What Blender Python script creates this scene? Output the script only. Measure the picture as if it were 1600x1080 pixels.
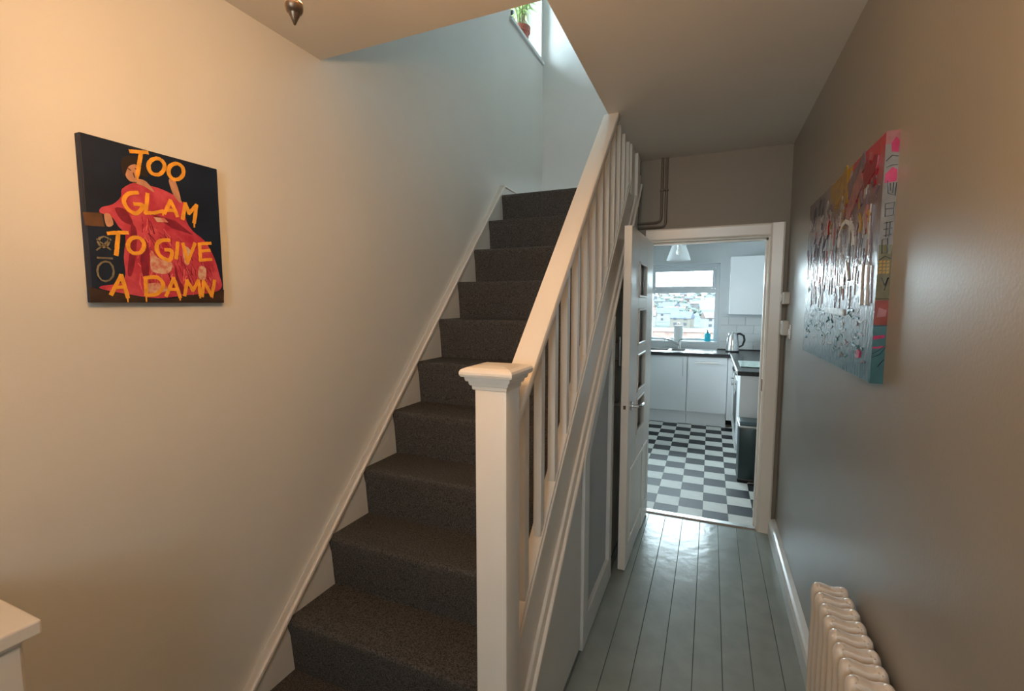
import bpy, bmesh, math, random
from mathutils import Vector, Matrix

# ------------------------------------------------------------------ clear
for o in list(bpy.data.objects):
    bpy.data.objects.remove(o, do_unlink=True)
S = bpy.context.scene
C = S.collection
PI = math.pi

# ------------------------------------------------------------------ camera
cam_d = bpy.data.cameras.new('camera')
cam_d.sensor_width = 36.0
cam_d.lens = 726.0 / 1600.0 * 36.0
cam_d.clip_start = 0.02
cam_d.clip_end = 3000
cam = bpy.data.objects.new('camera', cam_d)
C.objects.link(cam)
cam.location = (0, 0, 1.526)
cam.rotation_euler = (math.radians(90 - 5.1), 0, math.radians(23.1))
S.camera = cam

# ------------------------------------------------------------------ sky, light, exposure
SKY = 30.0
LAMP = 27.0
world = bpy.data.worlds.new('overcast_sky')
S.world = world
world.use_nodes = True
bg = world.node_tree.nodes['Background']
bg.inputs['Color'].default_value = (0.75, 0.92, 1.0, 1)
bg.inputs['Strength'].default_value = SKY
S.view_settings.view_transform = 'Standard'
S.view_settings.look = 'None'
S.view_settings.gamma = 1.0
S.view_settings.use_curve_mapping = False
S.view_settings.exposure = 0.0
try:
    S.cycles.use_denoising = True
    S.cycles.max_bounces = 12
    S.cycles.diffuse_bounces = 8
    S.cycles.glossy_bounces = 6
    S.cycles.transparent_max_bounces = 12
    S.cycles.sample_clamp_indirect = 8.0
except Exception:
    pass


def portal(name, loc, rot, sx, sy):
    d = bpy.data.lights.new(name, 'AREA')
    d.shape = 'RECTANGLE'
    d.size = sx
    d.size_y = sy
    d.cycles.is_portal = True
    o = bpy.data.objects.new(name, d)
    C.objects.link(o)
    o.location = loc
    o.rotation_euler = rot
    return o


# daylight enters through the real window openings: sky portals guide the sampling
portal('kitchen_window_daylight', (-0.576, 7.02, 1.54), (-PI / 2, 0, 0), 1.35, 1.05)
portal('kitchen_side_window_daylight', (-1.78, 5.05, 1.65), (0, -PI / 2, 0), 0.9, 1.2)
portal('stair_window_daylight', (-1.78, 3.86, 4.32), (0, -PI / 2, 0), 1.17, 0.72)
portal('front_door_daylight', (-0.02, -1.83, 1.50), (PI / 2, 0, 0), 0.80, 1.90)

# ------------------------------------------------------------------ materials
def pmat(name, col, rough=0.5, metal=0.0, var=0.0, vscale=6.0, bump=0.0, bscale=80.0,
         spec=0.5, col2=None, stretch=None, coat=0.0):
    m = bpy.data.materials.new(name)
    m.use_nodes = True
    nt = m.node_tree
    p = nt.nodes['Principled BSDF']
    p.inputs['Roughness'].default_value = rough
    p.inputs['Metallic'].default_value = metal
    p.inputs['Specular IOR Level'].default_value = spec
    p.inputs['Coat Weight'].default_value = coat
    tc = nt.nodes.new('ShaderNodeTexCoord')
    mp = nt.nodes.new('ShaderNodeMapping')
    nt.links.new(tc.outputs['Object'], mp.inputs['Vector'])
    if stretch:
        mp.inputs['Scale'].default_value = stretch
    n = nt.nodes.new('ShaderNodeTexNoise')
    n.inputs['Scale'].default_value = vscale
    n.inputs['Detail'].default_value = 4
    nt.links.new(mp.outputs['Vector'], n.inputs['Vector'])
    r = nt.nodes.new('ShaderNodeValToRGB')
    if col2 is None:
        col2 = [min(1, c * (1 + var)) for c in col]
        c1 = [c * (1 - var) for c in col]
    else:
        c1 = col
    r.color_ramp.elements[0].position = 0.35
    r.color_ramp.elements[1].position = 0.65
    r.color_ramp.elements[0].color = (*c1, 1)
    r.color_ramp.elements[1].color = (*col2, 1)
    nt.links.new(n.outputs['Fac'], r.inputs['Fac'])
    nt.links.new(r.outputs['Color'], p.inputs['Base Color'])
    if bump > 0:
        n2 = nt.nodes.new('ShaderNodeTexNoise')
        n2.inputs['Scale'].default_value = bscale
        n2.inputs['Detail'].default_value = 3
        nt.links.new(mp.outputs['Vector'], n2.inputs['Vector'])
        b = nt.nodes.new('ShaderNodeBump')
        b.inputs['Strength'].default_value = bump
        b.inputs['Distance'].default_value = 0.01
        nt.links.new(n2.outputs['Fac'], b.inputs['Height'])
        nt.links.new(b.outputs['Normal'], p.inputs['Normal'])
    return m


def glass_mat(name, tint=(0.96, 0.98, 0.98), refl=0.06, rough=0.02):
    m = bpy.data.materials.new(name)
    m.use_nodes = True
    nt = m.node_tree
    nt.nodes.remove(nt.nodes['Principled BSDF'])
    out = nt.nodes['Material Output']
    t = nt.nodes.new('ShaderNodeBsdfTransparent')
    t.inputs['Color'].default_value = (*tint, 1)
    g = nt.nodes.new('ShaderNodeBsdfGlossy')
    g.inputs['Roughness'].default_value = rough
    f = nt.nodes.new('ShaderNodeFresnel')
    f.inputs['IOR'].default_value = 1.45
    mx = nt.nodes.new('ShaderNodeMixShader')
    nt.links.new(f.outputs['Fac'], mx.inputs['Fac'])
    nt.links.new(t.outputs[0], mx.inputs[1])
    nt.links.new(g.outputs[0], mx.inputs[2])
    nt.links.new(mx.outputs[0], out.inputs['Surface'])
    return m


def milk_glass(name):
    m = bpy.data.materials.new(name)
    m.use_nodes = True
    nt = m.node_tree
    nt.nodes.remove(nt.nodes['Principled BSDF'])
    out = nt.nodes['Material Output']
    t = nt.nodes.new('ShaderNodeBsdfTransparent')
    d = nt.nodes.new('ShaderNodeBsdfTranslucent')
    d.inputs['Color'].default_value = (0.9, 0.92, 0.94, 1)
    e = nt.nodes.new('ShaderNodeBsdfDiffuse')
    e.inputs['Color'].default_value = (0.85, 0.87, 0.88, 1)
    a = nt.nodes.new('ShaderNodeMixShader')
    b = nt.nodes.new('ShaderNodeMixShader')
    a.inputs['Fac'].default_value = 0.5
    b.inputs['Fac'].default_value = 0.17
    nt.links.new(d.outputs[0], a.inputs[1])
    nt.links.new(e.outputs[0], a.inputs[2])
    nt.links.new(t.outputs[0], b.inputs[1])
    nt.links.new(a.outputs[0], b.inputs[2])
    nt.links.new(b.outputs[0], out.inputs['Surface'])
    return m


def emit_mat(name, col, strength):
    m = bpy.data.materials.new(name)
    m.use_nodes = True
    nt = m.node_tree
    p = nt.nodes['Principled BSDF']
    p.inputs['Base Color'].default_value = (0.9, 0.85, 0.75, 1)
    p.inputs['Emission Color'].default_value = (*col, 1)
    p.inputs['Emission Strength'].default_value = strength
    return m


M = {}
M['cream_wall'] = pmat('cream_wall_paint', (0.70, 0.68, 0.63), 0.55, var=0.015, vscale=3, bump=0.03, bscale=160, spec=0.3)
M['taupe_wall'] = pmat('taupe_wall_paint', (0.275, 0.265, 0.24), 0.32, var=0.02, vscale=3, bump=0.035, bscale=120, spec=0.5)
M['brown_wall'] = pmat('brown_wall_paint', (0.23, 0.19, 0.145), 0.5, var=0.02, vscale=3, bump=0.03, bscale=140)
M['ceiling'] = pmat('white_ceiling_paint', (0.66, 0.64, 0.60), 0.7, var=0.015, vscale=2, bump=0.03, bscale=90, spec=0.2)
M['upper_wall'] = pmat('white_stairwell_paint', (0.82, 0.83, 0.83), 0.6, var=0.01, bump=0.02, bscale=150, spec=0.3)
M['gloss_white'] = pmat('white_gloss_wood_paint', (0.80, 0.74, 0.665), 0.28, var=0.012, vscale=5, bump=0.03, bscale=40, spec=0.5)
M['panel_white'] = pmat('white_satin_panel_paint', (0.66, 0.66, 0.64), 0.35, var=0.02, vscale=4, bump=0.03, bscale=50)
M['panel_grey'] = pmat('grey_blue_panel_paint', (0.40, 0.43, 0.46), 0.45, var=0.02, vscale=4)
M['skirting'] = pmat('white_skirting_paint', (0.72, 0.74, 0.74), 0.25, var=0.02, vscale=10)
M['board'] = pmat('grey_green_floor_paint', (0.29, 0.33, 0.315), 0.20, var=0.06, vscale=5, bump=0.16, bscale=9, stretch=(2, 1.6, 1))
M['gap'] = pmat('dark_floor_gap', (0.03, 0.03, 0.028), 0.9)
M['carpet'] = pmat('dark_grey_carpet', (0.046, 0.042, 0.039), 0.95, bump=0.9, bscale=260, col2=(0.160, 0.147, 0.135), vscale=210, spec=0.1)
M['tile_black'] = pmat('black_vinyl_tile', (0.028, 0.030, 0.036), 0.5, spec=0.3, var=0.15, vscale=12)
M['tile_white'] = pmat('white_vinyl_tile', (0.66, 0.66, 0.62), 0.5, spec=0.3, var=0.05, vscale=9)
M['kitchen_wall'] = pmat('pale_grey_kitchen_paint', (0.66, 0.68, 0.69), 0.6, var=0.012)
M['kitchen_white'] = pmat('white_kitchen_laminate', (0.74, 0.75, 0.76), 0.3, var=0.01)
M['worktop'] = pmat('black_laminate_worktop', (0.022, 0.021, 0.023), 0.25, var=0.3, vscale=60)
M['steel'] = pmat('brushed_steel', (0.62, 0.62, 0.62), 0.28, metal=1.0, var=0.05, vscale=30)
M['dark_steel'] = pmat('dark_metal', (0.20, 0.19, 0.18), 0.35, metal=1.0, var=0.05)
M['chrome'] = pmat('polished_chrome', (0.75, 0.74, 0.72), 0.15, metal=1.0)
M['bronze'] = pmat('aged_bronze', (0.20, 0.13, 0.085), 0.35, metal=0.7, var=0.2, vscale=40)
M['bronze_light'] = pmat('pale_brass', (0.62, 0.50, 0.33), 0.3, metal=0.8)
M['black_plastic'] = pmat('black_plastic', (0.02, 0.02, 0.02), 0.35)
M['white_plastic'] = pmat('white_plastic', (0.72, 0.72, 0.70), 0.35)
M['cream_plastic'] = pmat('aged_white_plastic', (0.60, 0.57, 0.52), 0.4)
M['upvc'] = pmat('white_upvc', (0.78, 0.80, 0.82), 0.3)
M['glass'] = glass_mat('window_glass')
M['door_glass'] = glass_mat('door_pane_glass', (0.80, 0.80, 0.76))  # darker tint paints in the dark reflections and dim view through the panes
M['shade_glass'] = milk_glass('milky_ribbed_glass')
M['radiator'] = pmat('cream_radiator_enamel', (0.74, 0.68, 0.62), 0.25, var=0.01)
M['terracotta'] = pmat('red_terracotta', (0.33, 0.085, 0.055), 0.6, var=0.12, vscale=20)
M['soil'] = pmat('potting_soil', (0.03, 0.02, 0.015), 0.95)
M['leaf'] = pmat('fresh_green_leaf', (0.20, 0.33, 0.08), 0.45, col2=(0.42, 0.52, 0.22), vscale=14)
M['stem'] = pmat('green_brown_stem', (0.16, 0.14, 0.06), 0.7)
M['paper'] = pmat('white_paper', (0.82, 0.82, 0.81), 0.9)
M['soap'] = pmat('cyan_plastic_bottle', (0.02, 0.48, 0.66), 0.3)
M['bin'] = pmat('dark_teal_grey_metal', (0.035, 0.055, 0.060), 0.33, metal=0.3, var=0.05)
M['mint_glass'] = pmat('pale_mint_glass', (0.55, 0.68, 0.63), 0.08, var=0.12, vscale=25)
M['splash_tile'] = pmat('white_glazed_tile', (0.74, 0.75, 0.75), 0.15)
M['pipe_shade_brown'] = pmat('shade_darkened_pipe_brown', (0.14, 0.11, 0.08), 0.45)  # brown darkened: shadow along the pipes is put into their colour
M['bulb'] = emit_mat('warm_candle_bulb', (1.0, 0.535, 0.205), 1.0)
M['frosted_door_glass'] = glass_mat('rippled_door_glass', (0.76, 0.77, 0.78))
M['frosted'] = pmat('frosted_bulb_glass', (0.8, 0.78, 0.72), 0.3)

# ------------------------------------------------------------------ mesh helpers
ORIGIN = {}


def box(bm, x0, x1, y0, y1, z0, z1, bev=0.0, seg=2):
    vs = [bm.verts.new((x, y, z)) for x in (x0, x1) for y in (y0, y1) for z in (z0, z1)]
    idx = [(0, 1, 3, 2), (4, 6, 7, 5), (0, 4, 5, 1), (2, 3, 7, 6), (0, 2, 6, 4), (1, 5, 7, 3)]
    fs = [bm.faces.new([vs[i] for i in f]) for f in idx]
    if bev > 0:
        es = list({e for f in fs for e in f.edges})
        bmesh.ops.bevel(bm, geom=es, offset=bev, segments=seg, profile=0.5, affect='EDGES')
    return bm


def B(x0, x1, y0, y1, z0, z1, bev=0.0, seg=2):
    return box(bmesh.new(), x0, x1, y0, y1, z0, z1, bev, seg)


def prism(bm, poly, axis, a0, a1, bev=0.0):
    def mk(p, a):
        if axis == 'X':
            return (a, p[0], p[1])
        if axis == 'Y':
            return (p[0], a, p[1])
        return (p[0], p[1], a)
    lo = [bm.verts.new(mk(p, a0)) for p in poly]
    hi = [bm.verts.new(mk(p, a1)) for p in poly]
    n = len(poly)
    fs = [bm.faces.new(lo), bm.faces.new(list(reversed(hi)))]
    for i in range(n):
        j = (i + 1) % n
        fs.append(bm.faces.new((lo[j], lo[i], hi[i], hi[j])))
    bmesh.ops.recalc_face_normals(bm, faces=fs)
    if bev > 0:
        es = list({e for f in fs for e in f.edges})
        bmesh.ops.bevel(bm, geom=es, offset=bev, segments=2, profile=0.5, affect='EDGES')
    return bm


def P(poly, axis, a0, a1, bev=0.0):
    return prism(bmesh.new(), poly, axis, a0, a1, bev)


def lathe(bm, prof, c, n=24):
    rings = []
    for r, z in prof:
        if r < 1e-6:
            rings.append([bm.verts.new((c[0], c[1], c[2] + z))])
        else:
            rings.append([bm.verts.new((c[0] + r * math.cos(2 * PI * i / n), c[1] + r * math.sin(2 * PI * i / n), c[2] + z)) for i in range(n)])
    fs = []
    for a, b in zip(rings, rings[1:]):
        for i in range(n):
            j = (i + 1) % n
            if len(a) == 1 and len(b) == 1:
                continue
            if len(a) == 1:
                fs.append(bm.faces.new((a[0], b[i], b[j])))
            elif len(b) == 1:
                fs.append(bm.faces.new((a[i], a[j], b[0])))
            else:
                fs.append(bm.faces.new((a[i], a[j], b[j], b[i])))
    for ring in (rings[0], rings[-1]):
        if len(ring) > 2:
            fs.append(bm.faces.new(ring))
    bmesh.ops.recalc_face_normals(bm, faces=fs)
    return bm


def L(prof, c, n=24):
    return lathe(bmesh.new(), prof, c, n)


def tube(bm, pts, r, n=8):
    pts = [Vector(p) for p in pts]
    rings = []
    for i, p in enumerate(pts):
        a = pts[max(0, i - 1)]
        b = pts[min(len(pts) - 1, i + 1)]
        t = (b - a).normalized()
        u = t.orthogonal().normalized() if i == 0 else (u - t * u.dot(t)).normalized()
        v = t.cross(u)
        rr = r[i] if isinstance(r, (list, tuple)) else r
        rings.append([bm.verts.new(p + (u * math.cos(2 * PI * k / n) + v * math.sin(2 * PI * k / n)) * rr) for k in range(n)])
    fs = []
    for a, b in zip(rings, rings[1:]):
        for k in range(n):
            j = (k + 1) % n
            fs.append(bm.faces.new((a[k], a[j], b[j], b[k])))
    fs.append(bm.faces.new(rings[0]))
    fs.append(bm.faces.new(rings[-1]))
    bmesh.ops.recalc_face_normals(bm, faces=fs)
    return bm


def T(pts, r, n=8):
    return tube(bmesh.new(), pts, r, n)


def arc(c, r, a0, a1, n, plane='YZ', x=0.0):
    out = []
    for i in range(n + 1):
        a = a0 + (a1 - a0) * i / n
        out.append((c[0] + r * math.cos(a), c[1] + r * math.sin(a)))
    return out


def smooth_by_angle(me, ang=35):
    for p in me.polygons:
        p.use_smooth = True
    try:
        me.set_sharp_from_angle(angle=math.radians(ang))
    except Exception:
        pass


def obj(name, bm, mat, parent=None, loc=None, smooth=False):
    if isinstance(mat, str):
        mat = M[mat]
    if parent is not None:
        org = ORIGIN[parent.name]
    else:
        org = Vector(loc) if loc is not None else Vector((0, 0, 0))
    bmesh.ops.translate(bm, verts=bm.verts, vec=-org)
    me = bpy.data.meshes.new(name)
    bm.to_mesh(me)
    bm.free()
    me.materials.append(mat)
    if smooth:
        smooth_by_angle(me)
    o = bpy.data.objects.new(name, me)
    C.objects.link(o)
    if parent is not None:
        o.parent = parent
    else:
        o.location = org
    ORIGIN[o.name] = org
    return o


def tag(o, label, cat, group=None):
    o['label'] = label
    o['category'] = cat
    if group:
        o['group'] = group
    return o


def thing(name, label, cat, loc, group=None):
    o = bpy.data.objects.new(name, None)
    o.empty_display_size = 0.05
    C.objects.link(o)
    o.location = loc
    ORIGIN[o.name] = Vector(loc)
    return tag(o, label, cat, group)


def struct(name, bm, mat, label=None, loc=None):
    o = obj(name, bm, mat, loc=loc)
    o['kind'] = 'structure'
    if label:
        o['label'] = label
    return o


def inst(src, name, parent, loc):
    o = bpy.data.objects.new(name, src.data)
    C.objects.link(o)
    o.parent = parent
    o.location = loc
    ORIGIN[o.name] = ORIGIN[parent.name]
    return o

# ================================================================== THE SETTING
XL, XR = -1.505, 0.44          # hall side walls
YD = 3.434                     # hall face of the kitchen door wall
ZC = 2.52                      # hall ceiling
DX0, DX1, DZ = -0.405, 0.33, 1.955   # kitchen door opening

# --- hall floor of painted boards
floor = struct('floor', B(-1.505, 0.44, -2.3, YD + 0.02, -0.12, -0.012), 'gap', 'grey painted floorboards of the narrow hall')
edges = [-1.505, -1.39, -1.275] + [-0.363 + 0.1148 * k for k in range(-7, 7)] + [0.44]
for a, b in zip(edges, edges[1:]):
    obj('floorboard', B(a + 0.0009, b - 0.0009, -1.72, YD, -0.02, 0.0, 0.0012, 1), 'board', floor)

# --- side walls (with the window reveal of the stair window)
bm = bmesh.new()
WY0, WY1, WZ0, WZ1 = 3.50, 4.215, 3.735, 4.90
box(bm, -1.80, XL, -2.3, WY0, 0, 5.1)
box(bm, -1.80, XL, WY1, 4.40, 0, 5.1)
box(bm, -1.80, XL, WY0, WY1, 0, WZ0)
box(bm, -1.80, XL, WY0, WY1, WZ1, 5.1)
struct('wall_left', bm, 'cream_wall', 'tall cream painted wall beside the staircase')
struct('wall_right', B(XR, 0.64, -2.3, YD, 0, ZC), 'taupe_wall', 'taupe painted wall behind the radiator')
YF = -1.70                     # front wall with the glazed front door
bm = bmesh.new()
box(bm, -1.80, -0.45, YF - 0.18, YF, 0, ZC)
box(bm, 0.41, 0.64, YF - 0.18, YF, 0, ZC)
box(bm, -0.45, 0.41, YF - 0.18, YF, 2.46, ZC)
struct('wall_near', bm, 'cream_wall', 'cream wall around the glazed front door')
fd = struct('door_2', B(-0.41, -0.30, YF - 0.13, YF - 0.085, 0.01, 1.985), 'gloss_white', 'white front door with a small rippled pane and a clear fanlight')
obj('stile', B(0.26, 0.37, YF - 0.13, YF - 0.085, 0.01, 1.985), 'gloss_white', fd)
obj('rail', B(-0.30, 0.26, YF - 0.13, YF - 0.085, 1.72, 1.985), 'gloss_white', fd)
obj('lower_panel', B(-0.30, 0.26, YF - 0.13, YF - 0.085, 0.01, 1.36), 'gloss_white', fd)
obj('frame', B(-0.45, -0.41, YF - 0.15, YF - 0.02, 0, 2.46), 'gloss_white', fd)
obj('frame', B(0.37, 0.41, YF - 0.15, YF - 0.02, 0, 2.46), 'gloss_white', fd)
obj('frame', B(-0.41, 0.37, YF - 0.15, YF - 0.02, 1.99, 2.03), 'gloss_white', fd)
obj('frame', B(-0.41, 0.37, YF - 0.15, YF - 0.02, 2.43, 2.46), 'gloss_white', fd)
obj('pane', B(-0.30, 0.26, YF - 0.11, YF - 0.105, 1.36, 1.72), 'frosted_door_glass', fd)
obj('pane', B(-0.41, 0.37, YF - 0.11, YF - 0.105, 2.03, 2.43), 'glass', fd)
obj('door_handle', T([(-0.36, YF - 0.085, 1.02), (-0.36, YF - 0.04, 1.02), (-0.27, YF - 0.035, 1.02)], 0.009, 10), 'chrome', fd)

# --- wall with the kitchen doorway
bm = bmesh.new()
box(bm, -1.505, DX0 - 0.03, YD, 3.55, 0, 2.33)
box(bm, -0.53, DX0 - 0.03, YD, 3.55, 2.33, ZC)
box(bm, DX1 + 0.03, 1.0, YD, 3.55, 0, ZC)
box(bm, DX0 - 0.03, DX1 + 0.03, YD, 3.55, DZ + 0.03, ZC)
struct('wall_far', bm, 'brown_wall', 'brown taupe wall above the kitchen doorway')

# --- ceilings
struct('ceiling', P([(-1.505, -2.3), (0.64, -2.3), (0.64, 4.26), (-0.53, 4.26), (-0.53, 1.53), (-1.505, 1.53)], 'Z', ZC, 2.74), 'ceiling',
       'white hall ceiling with the open stairwell cut out')
struct('ceiling_kitchen', B(-1.505, 1.0, 3.55, 6.9, 2.325, 2.345), 'ceiling', 'white kitchen ceiling')
struct('wall_upper_far', B(-1.505, 0.64, 4.26, 4.40, 2.345, 5.1), 'upper_wall', 'white stairwell wall beside the landing window')
struct('wall_upper_right', B(0.44, 0.64, 1.40, 4.40, 2.74, 5.1), 'upper_wall', 'white upstairs wall')
struct('wall_upper_near', B(-1.505, 0.64, 1.38, 1.53, 2.74, 5.1), 'upper_wall', 'white upstairs wall above the stair opening')
struct('ceiling_upper', B(-1.80, 0.64, 1.38, 4.40, 5.1, 5.2), 'ceiling', 'white upstairs ceiling')

# --- skirting on the right
bm = P([(0.40, 0.0), (0.40, 0.085), (0.408, 0.098), (0.418, 0.104), (0.442, 0.110), (0.442, 0.0)], 'Y', -1.70, YD - 0.03)
struct('baseboard_right', bm, 'skirting', 'white gloss skirting along the taupe wall')

# --- kitchen door frame (lining and architrave)
fr = struct('trim_1', B(DX1, DX1 + 0.03, YD - 0.002, 3.56, 0, DZ + 0.03), 'gloss_white', 'white painted frame of the kitchen doorway')
obj('door_lining', B(DX0 - 0.03, DX0, YD - 0.002, 3.56, 0, DZ + 0.03), 'gloss_white', fr)
obj('door_lining', B(DX0, DX1, YD - 0.002, 3.56, DZ, DZ + 0.03), 'gloss_white', fr)
obj('door_stop', B(DX1 - 0.012, DX1, 3.49, 3.53, 0, DZ), 'gloss_white', fr)
obj('door_stop', B(DX0, DX1, 3.49, 3.53, DZ - 0.012, DZ), 'gloss_white', fr)
prof = lambda a: [(a, YD), (a, YD - 0.022), (a + 0.012, YD - 0.030), (a + 0.070, YD - 0.030), (a + 0.080, YD - 0.024), (a + 0.080, YD)]
obj('architrave', P([(DX1 + 0.006, YD + 0.002), (DX1 + 0.006, YD - 0.020), (DX1 + 0.016, YD - 0.028), (DX1 + 0.075, YD - 0.034), (DX1 + 0.085, YD - 0.028), (DX1 + 0.085, YD + 0.002)], 'Z', 0, DZ + 0.085), 'gloss_white', fr)
obj('architrave', P([(YD + 0.002, DZ + 0.006), (YD - 0.020, DZ + 0.006), (YD - 0.028, DZ + 0.016), (YD - 0.0335, DZ + 0.075), (YD - 0.028, DZ + 0.085), (YD + 0.002, DZ + 0.085)], 'X', DX0 - 0.03, DX1 + 0.006), 'gloss_white', fr)
obj('latch_plate', B(DX1 - 0.004, DX1 + 0.002, 3.445, 3.47, 0.95, 1.03), 'bronze', fr)
obj('threshold_strip', P([(3.415, 0.0), (3.425, 0.010), (3.465, 0.012), (3.478, 0.0)], 'X', DX0, DX1), 'steel', fr)

# --- kitchen shell
KR, KB = 0.90, 6.80
kf = struct('floor_kitchen', B(-1.505, KR, YD + 0.02, KB, -0.12, -0.002), 'gap', 'black and white checkered kitchen floor')
P0, PT = -0.004, 0.1705
tiles = {}
PY = 0.1725
for i in range(-9, 6):
    for j in range(0, 17):
        x0 = P0 + PT * i
        y0 = 3.454 + PY * j
        if x0 < -1.5 or x0 + PT > KR + 0.02 or y0 > 6.35:
            continue
        c = 'tile_black' if (i + j) % 2 == 0 else 'tile_white'
        if c not in tiles:
            tiles[c] = obj('floor_tile', B(0.0007, PT - 0.0007, 0.0007, PY - 0.0007, -0.004, 0.001), c, kf)
            tiles[c].location = (x0, y0, 0)
        else:
            inst(tiles[c], 'floor_tile', kf, (x0, y0, 0))

bm = bmesh.new()
KW0, KW1, KZ0, KZ1 = -1.25, 0.10, 1.015, 2.068
box(bm, -1.60, KW0, KB, 7.05, 0, 2.345)
box(bm, KW1, 1.1, KB, 7.05, 0, 2.345)
box(bm, KW0, KW1, KB, 7.05, 0, KZ0)
box(bm, KW0, KW1, KB, 7.05, KZ1, 2.345)
wk = struct('wall_kitchen_far', bm, 'kitchen_wall', 'pale grey kitchen wall around the window')
k = 0
for r in range(4):
    z0 = 0.925 + 0.108 * r
    off = 0.10 if r % 2 else 0.0
    for q in range(5):
        a = max(0.125, 0.125 - off + 0.2 * q)
        b = min(0.895, 0.125 - off + 0.2 * q + 0.196)
        if b - a > 0.03:
            obj('wall_tile', B(a, b, KB - 0.008, KB + 0.002, z0, z0 + 0.104, 0.002, 1), 'splash_tile', wk)
struct('wall_kitchen_right', B(KR, 1.1, 3.55, KB, 0, 2.345), 'kitchen_wall', 'pale grey kitchen side wall')
bm = bmesh.new()
box(bm, -1.80, XL, 4.40, 4.45, 0, 2.345)
box(bm, -1.80, XL, 5.65, 7.05, 0, 2.345)
box(bm, -1.80, XL, 4.45, 5.65, 0, 1.2)
box(bm, -1.80, XL, 4.45, 5.65, 2.1, 2.345)
struct('wall_kitchen_left', bm, 'kitchen_wall', 'pale grey kitchen side wall with a window')

# --- windows
def window_frame(name, label, axis, a0, a1, z0, z1, d0, d1, w, mull=(), trans=None):
    """axis 'X': the window lies in an X-Z wall, d = Y range; axis 'Y': in a Y-Z wall, d = X range"""
    def bb(p0, p1, q0, q1, e0, e1, bev=0.004):
        return B(p0, p1, e0, e1, q0, q1, bev, 1) if axis == 'X' else B(e0, e1, p0, p1, q0, q1, bev, 1)
    w_o = struct(name, bb(a0, a0 + w, z0, z1, d0, d1), 'upvc', label)
    obj('window_frame', bb(a1 - w, a1, z0, z1, d0, d1), 'upvc', w_o)
    obj('window_frame', bb(a0 + w, a1 - w, z1 - w, z1, d0, d1), 'upvc', w_o)
    obj('window_frame', bb(a0 + w, a1 - w, z0, z0 + w * 0.7, d0, d1), 'upvc', w_o)
    xs = [a0 + w] + [m for m in mull] + [a1 - w]
    for m in mull:
        obj('mullion', bb(m - 0.03, m + 0.03, z0 + w * 0.7, z1 - w, d0, d1), 'upvc', w_o)
    if trans:
        obj('transom', bb(a0 + w, a1 - w, trans - 0.03, trans + 0.03, d0, d1), 'upvc', w_o)
    mid = (d0 + d1) / 2
    for p, q in zip(xs, xs[1:]):
        zs = [z0 + w * 0.7, trans, z1 - w] if trans else [z0 + w * 0.7, z1 - w]
        for s, (za, zb) in enumerate(zip(zs, zs[1:])):
            if trans and s == 1:
                pa = p + (0.03 if p != a0 + w else 0)
                qa = q - (0.03 if q != a1 - w else 0)
                sf = 0.038
                e0, e1 = (d0 - 0.012, d1 - 0.02) if axis == 'X' else (d0 + 0.02, d1 + 0.012)
                for r in ((pa, pa + sf, za + 0.03, zb), (qa - sf, qa, za + 0.03, zb), (pa + sf, qa - sf, zb - sf, zb), (pa + sf, qa - sf, za + 0.03, za + 0.03 + sf)):
                    obj('sash', bb(*r, e0, e1), 'upvc', w_o)
            obj('pane', bb(p, q, za, zb, mid - 0.003, mid + 0.003, 0), 'glass', w_o)
    return w_o


w1 = window_frame('window_1', 'white framed kitchen window with a top opening light', 'X', KW0, KW1, KZ0, KZ1, 6.93, 6.99, 0.055, mull=(-0.80,), trans=1.705)
obj('window_handle', T([(-0.42, 6.918, 1.745), (-0.42, 6.900, 1.745), (-0.33, 6.900, 1.748)], 0.008, 8), 'upvc', w1)
obj('window_sill', B(KW0, KW1, 6.79, 6.93, KZ0 - 0.02, KZ0 + 0.006, 0.004), 'upvc', w1)
window_frame('window_2', 'white framed side window of the kitchen', 'Y', 4.45, 5.65, 1.2, 2.1, -1.76, -1.70, 0.055, mull=(5.05,))
w3 = window_frame('window_3', 'white framed landing window above the stairs', 'Y', WY0, WY1, WZ0, WZ1, -1.76, -1.70, 0.05)
obj('window_sill', B(-1.70, XL + 0.022, WY0 - 0.02, WY1 + 0.03, WZ0 - 0.025, WZ0 + 0.002, 0.005), 'skirting', w3)

# ================================================================== STAIRCASE
NS = 11
def nose(k):
    return 1.227 + 0.2262 * k, 0.3025 + 0.2270 * k


st = thing('staircase', 'straight staircase of dark carpeted steps against the cream wall', 'stairs', (-1.0, 1.0, 0))
SX0, SX1 = -1.476, -0.535
for k in range(-1, 10):
    y, z = nose(k)
    zb = max(0.0, z - 0.227)
    y2 = nose(k + 1)[0] + 0.035
    r = 0.017
    poly = [(y + 0.027, zb - (0.01 if zb > 0 else 0))]
    poly += [(y + 0.012, z - 0.075), (y + 0.003, z - 0.042)]
    poly += [(y + r - r * math.sin(a), z - r - r * math.cos(a)) for a in [PI * 0.5 + PI * 0.5 * t / 6 for t in range(7)]]
    if k == 9:
        y2 = 4.26
    poly += [(y2, z), (y2, z - 0.03 if k < 9 else 2.345), (y + 0.07, zb - (0.005 if zb > 0 else 0)) if k < 9 else (y + 0.07, 2.20)]
    bm = P(poly, 'X', SX0, SX1)
    o = obj('landing' if k == 9 else 'carpeted_step', bm, 'carpet', st, smooth=True)
# wall string with a white bead along its top
def zs(y):
    return 0.560 + 1.018 * (y - 1.471)


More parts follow.
